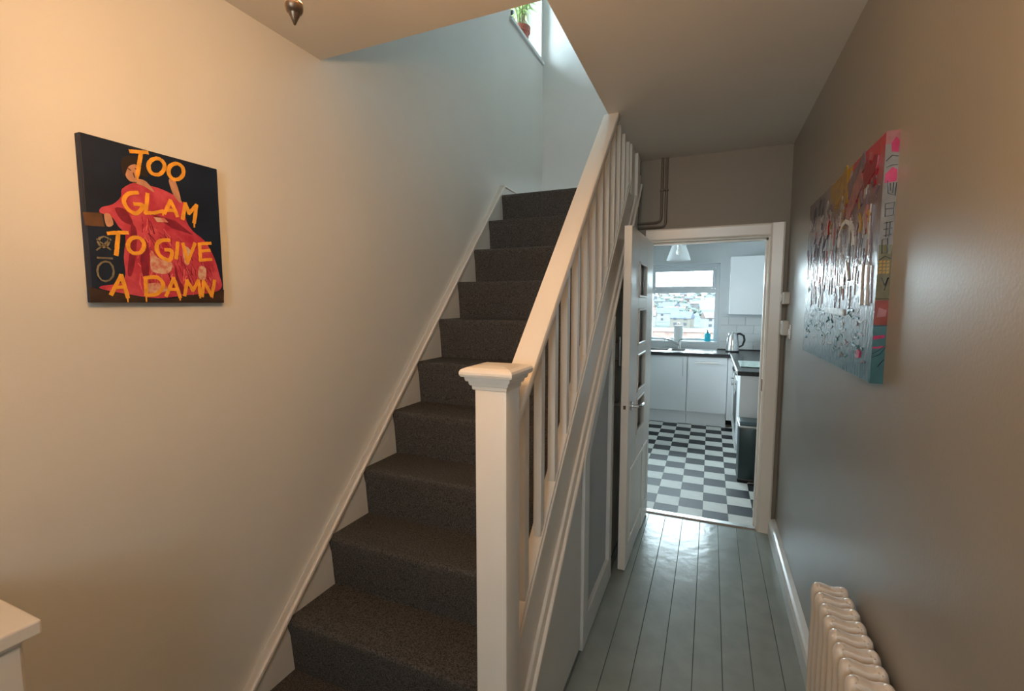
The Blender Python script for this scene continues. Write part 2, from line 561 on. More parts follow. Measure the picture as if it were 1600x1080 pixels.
ytop = 3.300
obj('wall_string', P([(0.93, 0.0), (0.93, 0.06), (1.0, zs(1.0)), (ytop, zs(ytop)), (4.26, zs(ytop)), (4.26, 2.30), (3.30, 2.05), (1.35, 0.0)], 'X', XL - 0.001, SX0), 'cream_wall', st)
obj('string_bead', P([(1.0, zs(1.0) - 0.020), (1.0, zs(1.0)), (ytop, zs(ytop)), (4.26, zs(ytop)), (4.26, zs(ytop) - 0.014), (ytop + 0.008, zs(ytop) - 0.014)], 'X', XL, SX0 + 0.012, 0.003), 'gloss_white', st)

# outer string, spandrel and balustrade
def z1(y):
    return 0.62 + 0.955 * (y - 1.27)


def z2(y):
    return z1(y) - 0.30


def zh(y):
    return 1.923 + 0.945 * (y - 1.9)


def strip(y0, y1, lo, hi):
    return [(y0, lo(y0)), (y0, hi(y0)), (y1, hi(y1)), (y1, lo(y1))]


YE = 3.05
ba = thing('balustrade', 'white painted stair balustrade with square newel post and plain balusters', 'balustrade', (-0.515, 1.11, 0))
nw = obj('newel_post', B(-0.560, -0.470, 1.065, 1.157, 0, 1.325, 0.004), 'gloss_white', ba, smooth=True)
bm = bmesh.new()
cx, cy = -0.517, 1.111
def sq(h, z):
    return [bm.verts.new((cx + a * h, cy + b * h, z)) for a, b in ((-1, -1), (1, -1), (1, 1), (-1, 1))]
prof = [(0.0465, 1.303), (0.049, 1.305), (0.0495, 1.314), (0.054, 1.316), (0.056, 1.322), (0.0565, 1.326), (0.0615, 1.327), (0.0635, 1.332), (0.0645, 1.338), (0.0720, 1.340), (0.0745, 1.346), (0.0745, 1.352), (0.0715, 1.358), (0.060, 1.363), (0.030, 1.367), (0.0, 1.368)]
rings = [sq(max(h, 0.0005), z) for h, z in prof]
fs = [bm.faces.new(rings[0]), bm.faces.new(rings[-1])]
for a, b in zip(rings, rings[1:]):
    for i in range(4):
        fs.append(bm.faces.new((a[i], a[(i + 1) % 4], b[(i + 1) % 4], b[i])))
bmesh.ops.recalc_face_normals(bm, faces=fs)
obj('newel_cap', bm, 'gloss_white', nw)
# handrail: a stack of three profiles running up to the ceiling
def rail(x0, x1, top, bot, mat='gloss_white', bev=0.006, name='handrail', par=None):
    ya = 1.150
    yb = 1.9 + (ZC + 0.004 - top - 1.923) / 0.945
    yc = 1.9 + (ZC + 0.004 - bot - 1.923) / 0.945
    poly = [(ya, zh(ya) + bot), (ya, zh(ya) + top), (yb, zh(yb) + top), (yc, zh(yc) + bot)]
    return obj(name, P(poly, 'X', x0, x1, bev), 'gloss_white', par or ba, smooth=True)


hr = rail(-0.556, -0.474, 0.0, -0.042, bev=0.011)
rail(-0.548, -0.482, -0.040, -0.052, bev=0.002, name='rail_fillet', par=hr)
rail(-0.541, -0.489, -0.050, -0.088, bev=0.003, name='rail_moulding', par=hr)
# balusters
proto = None
for k in range(0, 13):
    y = 1.262 + 0.1445 * k
    w, x0, x1 = 0.034, -0.523, -0.495
    top0, top1 = min(ZC + 0.002, zh(y) - 0.070), min(ZC + 0.002, zh(y + w) - 0.070)
    poly = [(y, z1(y) - 0.012), (y, top0), (y + w, top1), (y + w, z1(y + w) - 0.012)]
    obj('baluster', P(poly, 'X', x0, x1, 0.002), 'gloss_white', ba)
# base rail and string
os_ = obj('outer_string', P(strip(1.150, YE, z2, z1), 'X', -0.535, -0.490, 0.003), 'gloss_white', ba)
obj('string_moulding', P(strip(1.157, YE, lambda y: z1(y) - 0.035, lambda y: z1(y) - 0.012), 'X', -0.492, -0.484, 0.003), 'gloss_white', os_)
obj('string_moulding', P(strip(1.157, 3.42, lambda y: z2(y) - 0.035, lambda y: z2(y) + 0.05), 'X', -0.492, -0.478, 0.004), 'gloss_white', os_)
obj('string_bead', P(strip(1.157, 3.42, lambda y: z2(y) - 0.030, lambda y: z2(y) - 0.010), 'X', -0.485, -0.466, 0.005), 'gloss_white', os_)
# flat boarded end between the balustrade and the ceiling
obj('end_panel', P([(3.04, z2(3.04)), (3.04, ZC), (3.434, ZC), (3.434, 2.19), (3.42, 2.05)], 'X', -0.525, -0.494), 'gloss_white', ba)
obj('end_trim', B(-0.496, -0.474, 3.235, 3.335, 2.185, ZC, 0.004), 'gloss_white', ba)
obj('end_trim', B(-0.496, -0.484, 3.04, 3.10, z1(3.05) - 0.1, ZC, 0.003), 'gloss_white', ba)

# understairs panelling: plain spandrel, framed cupboard door and a tall cupboard door
sp = thing('understairs_panel', 'plain white triangular panel under the stair string', 'panel', (-0.49, 1.5, 0))
obj('board', P([(1.157, 0.035), (1.157, z2(1.157) - 0.02), (1.862, z2(1.862) - 0.02), (1.862, 0.035)], 'X', -0.515, -0.474), 'panel_white', sp)
obj('plinth', B(-0.515, -0.486, 1.157, 1.862, 0.0, 0.035), 'gap', sp)  # near-black strip paints the shade of the gap under the board

cd = thing('understairs_door', 'framed white understairs door with a grey recessed panel', 'door', (-0.48, 2.18, 0))
ya, yb = 1.872, 2.490
zt = lambda y: z2(y) - 0.024
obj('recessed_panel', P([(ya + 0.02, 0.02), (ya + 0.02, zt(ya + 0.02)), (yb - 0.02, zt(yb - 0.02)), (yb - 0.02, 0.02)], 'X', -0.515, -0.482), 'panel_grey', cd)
obj('stile', P([(ya, 0.012), (ya, zt(ya)), (ya + 0.085, zt(ya + 0.085)), (ya + 0.085, 0.012)], 'X', -0.515, -0.462, 0.003), 'panel_white', cd)
obj('stile', P([(yb - 0.065, 0.012), (yb - 0.065, zt(yb - 0.065)), (yb, zt(yb)), (yb, 0.012)], 'X', -0.515, -0.462, 0.003), 'panel_white', cd)
obj('bottom_rail', B(-0.515, -0.463, ya + 0.085, yb - 0.065, 0.012, 0.14, 0.003), 'panel_white', cd)
obj('top_rail', P([(ya + 0.085, zt(ya + 0.085) - 0.09), (ya + 0.085, zt(ya + 0.085)), (yb - 0.065, zt(yb - 0.065)), (yb - 0.065, zt(yb - 0.065) - 0.09)], 'X', -0.515, -0.463, 0.003), 'panel_white', cd)

td = thing('tall_understairs_door', 'tall flush understairs door with a slim vertical bar handle', 'door', (-0.49, 2.95, 0))
ya, yb = 2.512, 3.40
obj('door_panel', P([(ya, 0.03), (ya, zt(ya)), (yb, min(2.2, zt(yb))), (yb, 0.03)], 'X', -0.525, -0.492, 0.003), 'panel_white', td)
obj('plinth', B(-0.525, -0.500, ya, yb, 0.0, 0.03), 'gap', td)  # dark-coloured strip stands in for the shaded gap below the door
hd = obj('bar_handle', T([(-0.455, 2.592, 1.185), (-0.455, 2.592, 1.345)], 0.006, 10), 'dark_steel', td, smooth=True)
for z in (1.215, 1.315):
    obj('handle_post', T([(-0.494, 2.592, z), (-0.455, 2.592, z)], 0.004, 8), 'dark_steel', hd, smooth=True)

# ================================================================== KITCHEN DOOR (open)
DY0, DY1 = 2.572, 3.400        # free edge, hinge
dt = 0.042
FY0, FY1 = DY0, DY1
def dbox(y0, y1, z0, z1_, x0=-dt, x1=0.0, bev=0.002):
    """door-local box: y measured along the leaf, x through its thickness"""
    return B(x0, x1, y0, y1, z0, z1_, bev, 1)
ang = math.radians(-1.3)
def swing(bm):
    m = Matrix.Translation((-0.380, DY1, 0)) @ Matrix.Rotation(ang, 4, 'Z') @ Matrix.Translation((0, -DY1, 0))
    bmesh.ops.transform(bm, matrix=m, verts=bm.verts)
    return bm
DH = 1.945
panes = [(1.565, 1.775), (1.280, 1.500), (0.995, 1.225), (0.735, 0.955)]
PY0, PY1 = 2.83, 3.12
dz0 = 0.012
dr = struct('door_1', swing(dbox(DY0, PY0, dz0, DH)), 'gloss_white', 'open white kitchen door with four small glass panes', loc=(-0.40, DY1, 0))
obj('stile', swing(dbox(PY1, DY1, dz0, DH)), 'gloss_white', dr)
zz = [DH] + [v for p in panes for v in (p[1], p[0])] + [0.60]
for a, b in zip(zz[0::2], zz[1::2]):
    obj('rail', swing(dbox(PY0, PY1, b, a)), 'gloss_white', dr)
obj('lower_panel', swing(dbox(PY0, PY1, dz0, 0.60, -dt + 0.004, -0.004)), 'gloss_white', dr)
for (a, b) in panes:
    pn = obj('pane', swing(dbox(PY0, PY1, a, b, -0.026, -0.018, 0)), 'door_glass', dr)
    for r in ((PY0, PY1, a, a + 0.014), (PY0, PY1, b - 0.014, b), (PY0, PY0 + 0.014, a, b), (PY1 - 0.014, PY1, a, b)):
        obj('glazing_bead', swing(dbox(*r, -0.010, 0.006, 0.003)), 'gloss_white', pn)
for r in ((2.66, 3.30, 0.56, 0.58), (2.66, 3.30, 0.14, 0.16), (2.66, 2.68, 0.16, 0.56), (3.28, 3.30, 0.16, 0.56)):
    obj('panel_moulding', swing(dbox(*r, -0.004, 0.006, 0.003)), 'gloss_white', dr)
for sx in (1, -1):
    x0 = 0.0 if sx > 0 else -dt
    h = obj('door_handle', swing(T([(x0 - 0.002 * sx, 2.632, 0.955), (x0 + 0.012 * sx, 2.632, 0.955)], 0.026, 20)), 'chrome', dr, smooth=True)
    obj('lever', swing(T([(x0 + 0.010 * sx, 2.632, 0.955), (x0 + 0.045 * sx, 2.632, 0.955), (x0 + 0.055 * sx, 2.642, 0.955), (x0 + 0.056 * sx, 2.68, 0.954), (x0 + 0.054 * sx, 2.745, 0.950)], [0.010, 0.009, 0.009, 0.009, 0.007], 10)), 'chrome', h, smooth=True)
obj('latch', swing(B(-0.028, -0.014, DY0 - 0.006, DY0 + 0.004, 0.945, 0.965)), 'bronze', dr)

# ================================================================== THINGS IN THE HALL
# --- pipes above the kitchen door
for i, (x, zb, r) in enumerate(((-0.337, 2.088, 0.0085), (-0.308, 2.056, 0.0085))):
    pts = [(x, YD - 0.014, ZC + 0.005), (x, YD - 0.014, zb + 0.03), (x - 0.008, YD - 0.014, zb + 0.008), (x - 0.03, YD - 0.014, zb), (-0.493, YD - 0.014, zb)]
    t = thing('heating_pipe', ('thin brown painted pipe turning left above the door, inner of two' if i == 0 else
                               'thin brown painted pipe turning left above the door, hugging the frame'), 'pipe', (x, YD - 0.014, zb))
    obj('pipe_run', T(pts, r, 10), 'pipe_shade_brown', t, smooth=True)
    obj('pipe_clip', B(x - 0.013, x + 0.013, YD - 0.026, YD, 2.30, 2.312, 0.002, 1), 'pipe_shade_brown', t)

# --- thermostat and sensor beside the doorway
t = thing('thermostat', 'small white thermostat box on the taupe wall beside the door frame', 'thermostat', (0.44, 3.31, 1.56))
obj('body', B(0.405, 0.442, 3.27, 3.345, 1.525, 1.600, 0.006), 'cream_plastic', t)
obj('dial', T([(0.4055, 3.3075, 1.5625), (0.395, 3.3075, 1.5625)], [0.028, 0.026], 20), 'white_plastic', t, smooth=True)
t = thing('control_box', 'white heating control box on the wall below the thermostat', 'control', (0.44, 3.29, 1.38))
obj('body', B(0.403, 0.442, 3.25, 3.33, 1.335, 1.425, 0.006), 'cream_plastic', t)
obj('cover', B(0.398, 0.405, 3.262, 3.318, 1.345, 1.415, 0.002), 'chrome', t)
t = thing('light_switch', 'slim metal switch plate on the wall beside the control box', 'switch', (0.44, 3.17, 1.36))
obj('plate', B(0.430, 0.442, 3.135, 3.205, 1.318, 1.405, 0.003), 'chrome', t)
obj('rocker', B(0.426, 0.432, 3.158, 3.182, 1.345, 1.378, 0.002), 'white_plastic', t)

# --- column radiator
ra = thing('column_radiator', 'cream enamelled column radiator standing along the taupe wall', 'radiator', (0.378, 1.2, 0))
def section():
    bm = bmesh.new()
    zt_, zb_ = 0.600, 0.10
    xs_, rx, ry = (0.344, 0.412), 0.0185, 0.0235
    n = 14
    for xc in xs_:
        rings = []
        lv = [(zb_, 0.9), (zb_ + 0.05, 0.85), (zt_ - 0.03, 0.85), (zt_, 1.0), (zt_ + 0.018, 0.97), (zt_ + 0.031, 0.80), (zt_ + 0.039, 0.5), (zt_ + 0.042, 0.15)]
        for z, s in lv:
            rings.append([bm.verts.new((xc + rx * s * math.cos(2 * PI * i / n), ry * s * math.sin(2 * PI * i / n), z)) for i in range(n)])
        fs = [bm.faces.new(rings[0]), bm.faces.new(rings[-1])]
        for a, b in zip(rings, rings[1:]):
            for i in range(n):
                fs.append(bm.faces.new((a[i], a[(i + 1) % n], b[(i + 1) % n], b[i])))
        bmesh.ops.recalc_face_normals(bm, faces=fs)
    # web that joins the two columns at the head and the foot
    for za, zb2 in ((zt_ - 0.035, zt_ + 0.030), (zb_ + 0.01, zb_ + 0.06)):
        prism(bm, [(0.338, za), (0.338, zb2 + 0.006), (0.350, zb2 + 0.010), (0.366, zb2 + 0.007), (0.384, zb2 + 0.002), (0.398, zb2 + 0.006), (0.410, zb2 + 0.008), (0.418, zb2 + 0.004), (0.418, za)], 'Y', -0.0185, 0.0185, 0.007)
    tube(bm, [(0.378, -0.0295, zt_ - 0.004), (0.378, 0.0295, zt_ - 0.004)], 0.015, 10)
    tube(bm, [(0.378, -0.0295, zb_ + 0.035), (0.378, 0.0295, zb_ + 0.035)], 0.015, 10)
    return bm
sec = None
for k in range(13):
    y = 1.674 - 0.058 * k
    if sec is None:
        bm = section()
        bmesh.ops.translate(bm, verts=bm.verts, vec=(0, y, 0))
        sec = obj('radiator_section', bm, 'radiator', ra, smooth=True)
    else:
        inst(sec, 'radiator_section', ra, (0, -0.058 * k, 0))
for y in (1.674, 1.674 - 0.058 * 12):
    obj('foot', B(0.332, 0.424, y - 0.012, y + 0.012, 0, 0.115, 0.004), 'radiator', ra)

# --- white console at the bottom left
t = thing('console_cabinet', 'white console cabinet with overhanging top against the cream wall', 'cabinet', (-1.36, 0.0, 0))
obj('top', B(XL, -1.20, -0.55, 0.434, 0.874, 0.904, 0.004), 'gloss_white', t)
obj('body', B(XL, -1.222, -0.53, 0.412, 0.0, 0.874, 0.003), 'gloss_white', t)
for a, b in ((-0.52, -0.07), (-0.06, 0.406)):
    d = obj('cabinet_door', B(-1.224, -1.212, a, b, 0.05, 0.86, 0.003), 'gloss_white', t)

# --- chandelier: its finial hangs into view, its bulbs give the warm light of the hall
cx, cy, fz = -0.515, 0.481, 1.89
ch = thing('chandelier', 'five armed bronze chandelier with a pointed finial at the bottom', 'chandelier', (cx, cy, ZC))
k_ = 0.875
def sc(prof):
    return [(r * k_, z * k_) for r, z in prof]
fin = obj('finial', L(sc([(0.0, 0.0), (0.0015, 0.001), (0.0045, 0.008), (0.0072, 0.0135), (0.0080, 0.0165), (0.0108, 0.0185), (0.0126, 0.0225), (0.0130, 0.0265), (0.0122, 0.030), (0.0, 0.031)]), (cx, cy, fz), 24), 'bronze', ch, smooth=True)
obj('finial_collar', L(sc([(0.0, 0.0285), (0.0124, 0.0285), (0.0132, 0.0300), (0.0124, 0.0318), (0.0, 0.0318)]), (cx, cy, fz), 24), 'bronze_light', fin, smooth=True)
obj('body', L(sc([(0.0, 0.031), (0.0095, 0.0315), (0.0085, 0.036), (0.0105, 0.041), (0.0095, 0.046), (0.012, 0.08), (0.026, 0.11), (0.032, 0.14), (0.020, 0.17), (0.009, 0.19), (0.007, 0.30), (0.012, 0.31), (0.007, 0.32), (0.007, 0.69), (0.0, 0.69)]), (cx, cy, fz), 24), 'bronze', ch, smooth=True)
obj('ceiling_rose', L([(0.0, 2.48), (0.02, 2.482), (0.045, 2.50), (0.05, 2.521), (0.0, 2.521)], (cx, cy, 0), 24), 'bronze', ch, smooth=True)
BR = 0.015
M['bulb'].node_tree.nodes['Principled BSDF'].inputs['Emission Strength'].default_value = LAMP / 5.0 / (PI * 4 * PI * BR * BR * 1.2)
for k in range(5):
    a = 2 * PI * k / 5 + 0.3
    dx, dy = math.cos(a), math.sin(a)
    arm = obj('arm', T([(cx + dx * r, cy + dy * r, fz + z) for r, z in ((0.02, 0.130), (0.06, 0.122), (0.10, 0.128), (0.125, 0.142), (0.13, 0.15))], 0.005, 8), 'bronze', ch, smooth=True)
    bx_, by_ = cx + dx * 0.13, cy + dy * 0.13
    obj('candle', L([(0.0, 0.148), (0.018, 0.150), (0.020, 0.155), (0.009, 0.157), (0.009, 0.175), (0.0, 0.176)], (bx_, by_, fz), 12), 'bronze_light', arm, smooth=True)
    obj('bulb', L([(0.0, 0.175), (0.007, 0.176), (0.0145, 0.192), (0.0125, 0.206), (0.006, 0.222), (0.0, 0.228)], (bx_, by_, fz), 14), 'bulb', arm, smooth=True)

# ================================================================== PAINTINGS
STROKES = [[(0.313, 0.963), (0.369, 0.972), (0.43, 0.984)], [(0.385, 0.972), (0.366, 0.898), (0.349, 0.826)], [(0.528, 0.96), (0.545, 0.947), (0.553, 0.928), (0.547, 0.902), (0.531, 0.879), (0.508, 0.86), (0.48, 0.853), (0.455, 0.856), (0.439, 0.87), (0.433, 0.891), (0.436, 0.914), (0.453, 0.937), (0.475, 0.953), (0.503, 0.963), (0.528, 0.96)], [(0.648, 0.963), (0.673, 0.96), (0.693, 0.949), (0.701, 0.928), (0.698, 0.902), (0.682, 0.879), (0.659, 0.86), (0.631, 0.851), (0.606, 0.853), (0.589, 0.867), (0.581, 0.886), (0.584, 0.912), (0.598, 0.935), (0.623, 0.953), (0.648, 0.963)], [(0.349, 0.712), (0.279, 0.693), (0.243, 0.644), (0.271, 0.591), (0.327, 0.577), (0.372, 0.633), (0.307, 0.633)], [(0.411, 0.714), (0.388, 0.586), (0.453, 0.598), (0.517, 0.619)], [(0.528, 0.607), (0.581, 0.7), (0.628, 0.602)], [(0.545, 0.63), (0.615, 0.635)], [(0.67, 0.588), (0.698, 0.7), (0.726, 0.635), (0.793, 0.702), (0.765, 0.577)], [(0.128, 0.426), (0.187, 0.437), (0.251, 0.444)], [(0.19, 0.43), (0.179, 0.363), (0.168, 0.3)], [(0.33, 0.421), (0.349, 0.409), (0.36, 0.391), (0.36, 0.367), (0.349, 0.344), (0.33, 0.326), (0.304, 0.319), (0.282, 0.319), (0.263, 0.33), (0.251, 0.349), (0.251, 0.372), (0.26, 0.393), (0.279, 0.412), (0.304, 0.421), (0.33, 0.421)], [(0.559, 0.43), (0.48, 0.416), (0.45, 0.365), (0.478, 0.312), (0.547, 0.293), (0.564, 0.356), (0.511, 0.36)], [(0.617, 0.419), (0.598, 0.309)], [(0.659, 0.416), (0.687, 0.286), (0.76, 0.426)], [(0.897, 0.442), (0.799, 0.426), (0.799, 0.309), (0.897, 0.323)], [(0.802, 0.374), (0.885, 0.388)], [(0.117, 0.051), (0.19, 0.172), (0.223, 0.035)], [(0.142, 0.093), (0.209, 0.098)], [(0.355, 0.165), (0.352, 0.049)], [(0.352, 0.163), (0.441, 0.17), (0.483, 0.121), (0.433, 0.06), (0.352, 0.049)], [(0.5, 0.047), (0.567, 0.17), (0.609, 0.04)], [(0.525, 0.091), (0.589, 0.091)], [(0.648, 0.053), (0.673, 0.158), (0.718, 0.088), (0.771, 0.163), (0.779, 0.056)], [(0.796, 0.049), (0.816, 0.158), (0.883, 0.051), (0.916, 0.167)]]
SHAPES = {'robe': [(0.24, 0.716), (0.33, 0.774), (0.394, 0.77), (0.486, 0.77), (0.595, 0.747), (0.679, 0.705), (0.701, 0.579), (0.757, 0.509), (0.849, 0.453), (0.925, 0.34), (0.972, 0.191), (0.983, 0.121), (0.905, 0.079), (0.662, 0.053), (0.436, 0.03), (0.249, 0.051), (0.067, 0.081), (0.064, 0.102), (0.182, 0.123), (0.221, 0.181), (0.218, 0.286), (0.24, 0.426), (0.196, 0.479), (0.159, 0.53), (0.087, 0.547), (0.101, 0.581), (0.17, 0.609), (0.229, 0.665)], 'hair': [(0.246, 0.888), (0.274, 0.923), (0.341, 0.94), (0.374, 0.916), (0.413, 0.872), (0.422, 0.828), (0.377, 0.83), (0.352, 0.888), (0.293, 0.865), (0.26, 0.795), (0.246, 0.837)], 'face': [(0.369, 0.842), (0.36, 0.812), (0.341, 0.786), (0.316, 0.774), (0.291, 0.777), (0.274, 0.795), (0.268, 0.821), (0.277, 0.851), (0.296, 0.877), (0.324, 0.891), (0.349, 0.888), (0.366, 0.872)], 'neck': [(0.344, 0.798), (0.408, 0.795), (0.464, 0.735), (0.391, 0.76), (0.33, 0.772)], 'arm': [(0.581, 0.842), (0.631, 0.84), (0.668, 0.702), (0.623, 0.726), (0.595, 0.777)], 'hand': [(0.112, 0.54), (0.148, 0.544), (0.165, 0.486), (0.123, 0.47)], 'bench': [(-0.017, 0.535), (0.098, 0.547), (0.109, 0.465), (-0.008, 0.458)], 'floor': [(-0.014, 0.093), (0.128, 0.063), (0.458, 0.016), (1.003, 0.1), (0.994, 0.002), (-0.011, 0.0)], 'fold1': [(0.282, 0.5), (0.318, 0.458), (0.291, 0.267), (0.257, 0.172), (0.235, 0.195), (0.265, 0.36)], 'fold2': [(0.419, 0.591), (0.612, 0.567), (0.754, 0.484), (0.578, 0.514)], 'fold3': [(0.366, 0.416), (0.399, 0.349), (0.38, 0.177), (0.346, 0.151), (0.33, 0.27)], 'fold4': [(0.589, 0.263), (0.612, 0.163), (0.665, 0.074), (0.589, 0.079)], 'fold5': [(0.182, 0.588), (0.254, 0.588), (0.296, 0.502), (0.223, 0.516)], 'white1': [(0.413, 0.349), (0.45, 0.305), (0.561, 0.274), (0.528, 0.202), (0.416, 0.205), (0.399, 0.263)], 'white2': [(0.656, 0.395), (0.718, 0.377), (0.701, 0.277), (0.665, 0.281)], 'white3': [(0.788, 0.263), (0.844, 0.253), (0.83, 0.172), (0.774, 0.181)], 'white4': [(0.444, 0.57), (0.525, 0.574), (0.553, 0.549), (0.469, 0.54)], 'white5': [(0.344, 0.116), (0.466, 0.133), (0.517, 0.084), (0.38, 0.063)], 'orn1': [(0.145, 0.195), (0.137, 0.163), (0.115, 0.14), (0.089, 0.13), (0.064, 0.137), (0.047, 0.16), (0.042, 0.191), (0.05, 0.221), (0.073, 0.244), (0.098, 0.253), (0.123, 0.249), (0.14, 0.226), (0.145, 0.195)], 'orn2': [(0.131, 0.374), (0.117, 0.351), (0.092, 0.337), (0.07, 0.347), (0.061, 0.367), (0.073, 0.393), (0.098, 0.405), (0.123, 0.398), (0.131, 0.374)], 'orn3': [(0.053, 0.384), (0.137, 0.326)], 'orn4': [(0.142, 0.393), (0.047, 0.316)], 'orn5': [(0.047, 0.272), (0.145, 0.274)]}


def ribbon(bm, pts, w, place, h0, h1, jitter=0.0, rng=None):
    """a raised brush stroke along 2D pts; place(u, v, h) gives its 3D point"""
    # resample lightly for smooth corners
    q = [Vector(p) for p in pts]
    n = len(q)
    L_, R_2 = [], []
    for i, p in enumerate(q):
        a = q[max(0, i - 1)]
        b = q[min(n - 1, i + 1)]
        d = (b - a)
        if d.length < 1e-6:
            d = Vector((1, 0))
        d.normalize()
        nrm = Vector((-d.y, d.x))
        k = w * (1 + (rng.uniform(-jitter, jitter) if rng else 0))
        if 0 < i < n - 1:
            e1 = (q[i] - q[i - 1]).normalized()
            e2 = (q[i + 1] - q[i]).normalized()
            c = max(0.45, math.sqrt(max(0.0, (1 + e1.dot(e2)) / 2)))
            k = k / c
        L_.append(p + nrm * k / 2)
        R_2.append(p - nrm * k / 2)
    tl = [bm.verts.new(place(p.x, p.y, h1)) for p in L_]
    tr = [bm.verts.new(place(p.x, p.y, h1)) for p in R_2]
    bl = [bm.verts.new(place(p.x, p.y, h0)) for p in L_]
    br = [bm.verts.new(place(p.x, p.y, h0)) for p in R_2]
    fs = []
    for i in range(n - 1):
        fs.append(bm.faces.new((tl[i], tl[i + 1], tr[i + 1], tr[i])))
        fs.append(bm.faces.new((tl[i + 1], tl[i], bl[i], bl[i + 1])))
        fs.append(bm.faces.new((tr[i], tr[i + 1], br[i + 1], br[i])))
    fs.append(bm.faces.new((tl[0], tr[0], br[0], bl[0])))
    fs.append(bm.faces.new((tr[-1], tl[-1], bl[-1], br[-1])))
    bmesh.ops.recalc_face_normals(bm, faces=fs)


def plate(bm, pts, place, h0, h1):
    lo = [bm.verts.new(place(u, v, h0)) for u, v in pts]
    hi = [bm.verts.new(place(u, v, h1)) for u, v in pts]
    n = len(pts)
    fs = [bm.faces.new(lo), bm.faces.new(hi)]
    for i in range(n):
        j = (i + 1) % n
        fs.append(bm.faces.new((lo[i], lo[j], hi[j], hi[i])))
    bmesh.ops.recalc_face_normals(bm, faces=fs)


def fine(pts, n=4, closed=False):
    """Catmull-Rom smoothing"""
    m = len(pts)
    g_ = (lambda i: pts[i % m]) if closed else (lambda i: pts[max(0, min(m - 1, i))])
    out = []
    for i in range(m if closed else m - 1):
        p0, p1, p2, p3 = g_(i - 1), g_(i), g_(i + 1), g_(i + 2)
        for k in range(n):
            t = k / n
            out.append(tuple(0.5 * ((2 * b) + (c - a) * t + (2 * a - 5 * b + 4 * c - d) * t * t + (3 * b - a - 3 * c + d) * t ** 3) for a, b, c, d in zip(p0, p1, p2, p3)))
    return out if closed else out + [pts[-1]]


CW, CH = 0.358, 0.43
def pl(u, v, h):          # left canvas, u and v in metres from its lower near corner
    return (-1.483 + h, 0.69 + u, 1.53 + v)
def met(pts):
    return [(u * CW, v * CH) for u, v in pts]


M['canvas_navy'] = pmat('navy_black_canvas', (0.008, 0.016, 0.036), 0.5, spec=0.3, var=0.25, vscale=9, bump=0.08, bscale=300)
M['paint_red'] = pmat('crimson_paint', (0.40, 0.020, 0.055), 0.45, col2=(0.58, 0.075, 0.11), vscale=28, bump=0.15, bscale=120)
M['paint_dark_red'] = pmat('dark_crimson_paint', (0.22, 0.012, 0.035), 0.45, var=0.2, vscale=40)
M['paint_coral'] = pmat('coral_paint', (0.66, 0.13, 0.14), 0.45, var=0.2, vscale=40)
M['paint_skin'] = pmat('skin_tone_paint', (0.50, 0.25, 0.15), 0.5, var=0.15, vscale=40)
M['paint_hair'] = pmat('black_brown_paint', (0.018, 0.010, 0.008), 0.5)
M['paint_brown'] = pmat('umber_paint', (0.10, 0.045, 0.02), 0.5, var=0.3, vscale=30)
M['paint_floor'] = pmat('dark_umber_paint', (0.035, 0.02, 0.015), 0.5, var=0.4, vscale=30)
M['paint_cream'] = pmat('cream_flower_paint', (0.55, 0.16, 0.12), 0.5, col2=(0.62, 0.46, 0.33), vscale=70)
M['paint_gold'] = pmat('dull_gold_paint', (0.20, 0.17, 0.11), 0.45, var=0.3, vscale=60)
M['paint_yellow'] = pmat('orange_yellow_lettering', (0.80, 0.36, 0.035), 0.4, var=0.12, vscale=40, bump=0.2, bscale=150)

rng = random.Random(4)
pc = thing('lettered_canvas', 'square canvas of a woman in a red robe with yellow brushed lettering', 'painting', (-1.505, 0.869, 1.53))
cv = obj('canvas', B(XL - 0.002, -1.483, 0.69, 0.69 + CW, 1.53, 1.53 + CH, 0.002), 'canvas_navy', pc)
fig = [('bench', 'paint_brown', 'painted_bench'), ('floor', 'paint_floor', 'painted_floor'), ('robe', 'paint_red', 'painted_robe'),
       ('neck', 'paint_skin', 'painted_neck'), ('face', 'paint_skin', 'painted_face'), ('hair', 'paint_hair', 'painted_hair'),
       ('arm', 'paint_skin', 'painted_arm'), ('hand', 'paint_skin', 'painted_hand')]
for i, (key, m, nm) in enumerate(fig):
    bm = bmesh.new()
    plate(bm, met(SHAPES[key]) if key in ('bench', 'floor') else fine(met(SHAPES[key]), 3, True), pl, -0.001, 0.0004 + 0.00012 * i)
    obj(nm, bm, m, pc)
for nm, keys, m in (('robe_fold', [k for k in SHAPES if k.startswith('fold')], 'paint_dark_red'), ('robe_flower', [k for k in SHAPES if k.startswith('white')], 'paint_cream')):
    for key in keys:
        bm = bmesh.new()
        plate(bm, met(SHAPES[key]) if key in ('fold2', 'white4') else fine(met(SHAPES[key]), 3, True), pl, -0.001, 0.0013 if m == 'paint_dark_red' else 0.0015)
        obj(nm, bm, m, pc)
bm = bmesh.new()
for s in range(110):       # loose brush marks in the robe
    u, v = rng.uniform(0.30, 0.90), rng.uniform(0.11, 0.62)
    if v > 0.62 - 0.55 * (u - 0.30) or (u < 0.34 and v > 0.4):
        continue
    du, dv = rng.uniform(-0.03, 0.05), rng.uniform(-0.09, -0.03)
    ribbon(bm, met([(u, v), (u + du * 0.4, v + dv * 0.5), (u + du, v + dv)]), rng.uniform(0.0012, 0.0032), pl, -0.001, 0.0012, 0.3, rng)
obj('robe_brush_marks', bm, 'paint_coral', pc)['kind'] = 'stuff'
bm = bmesh.new()
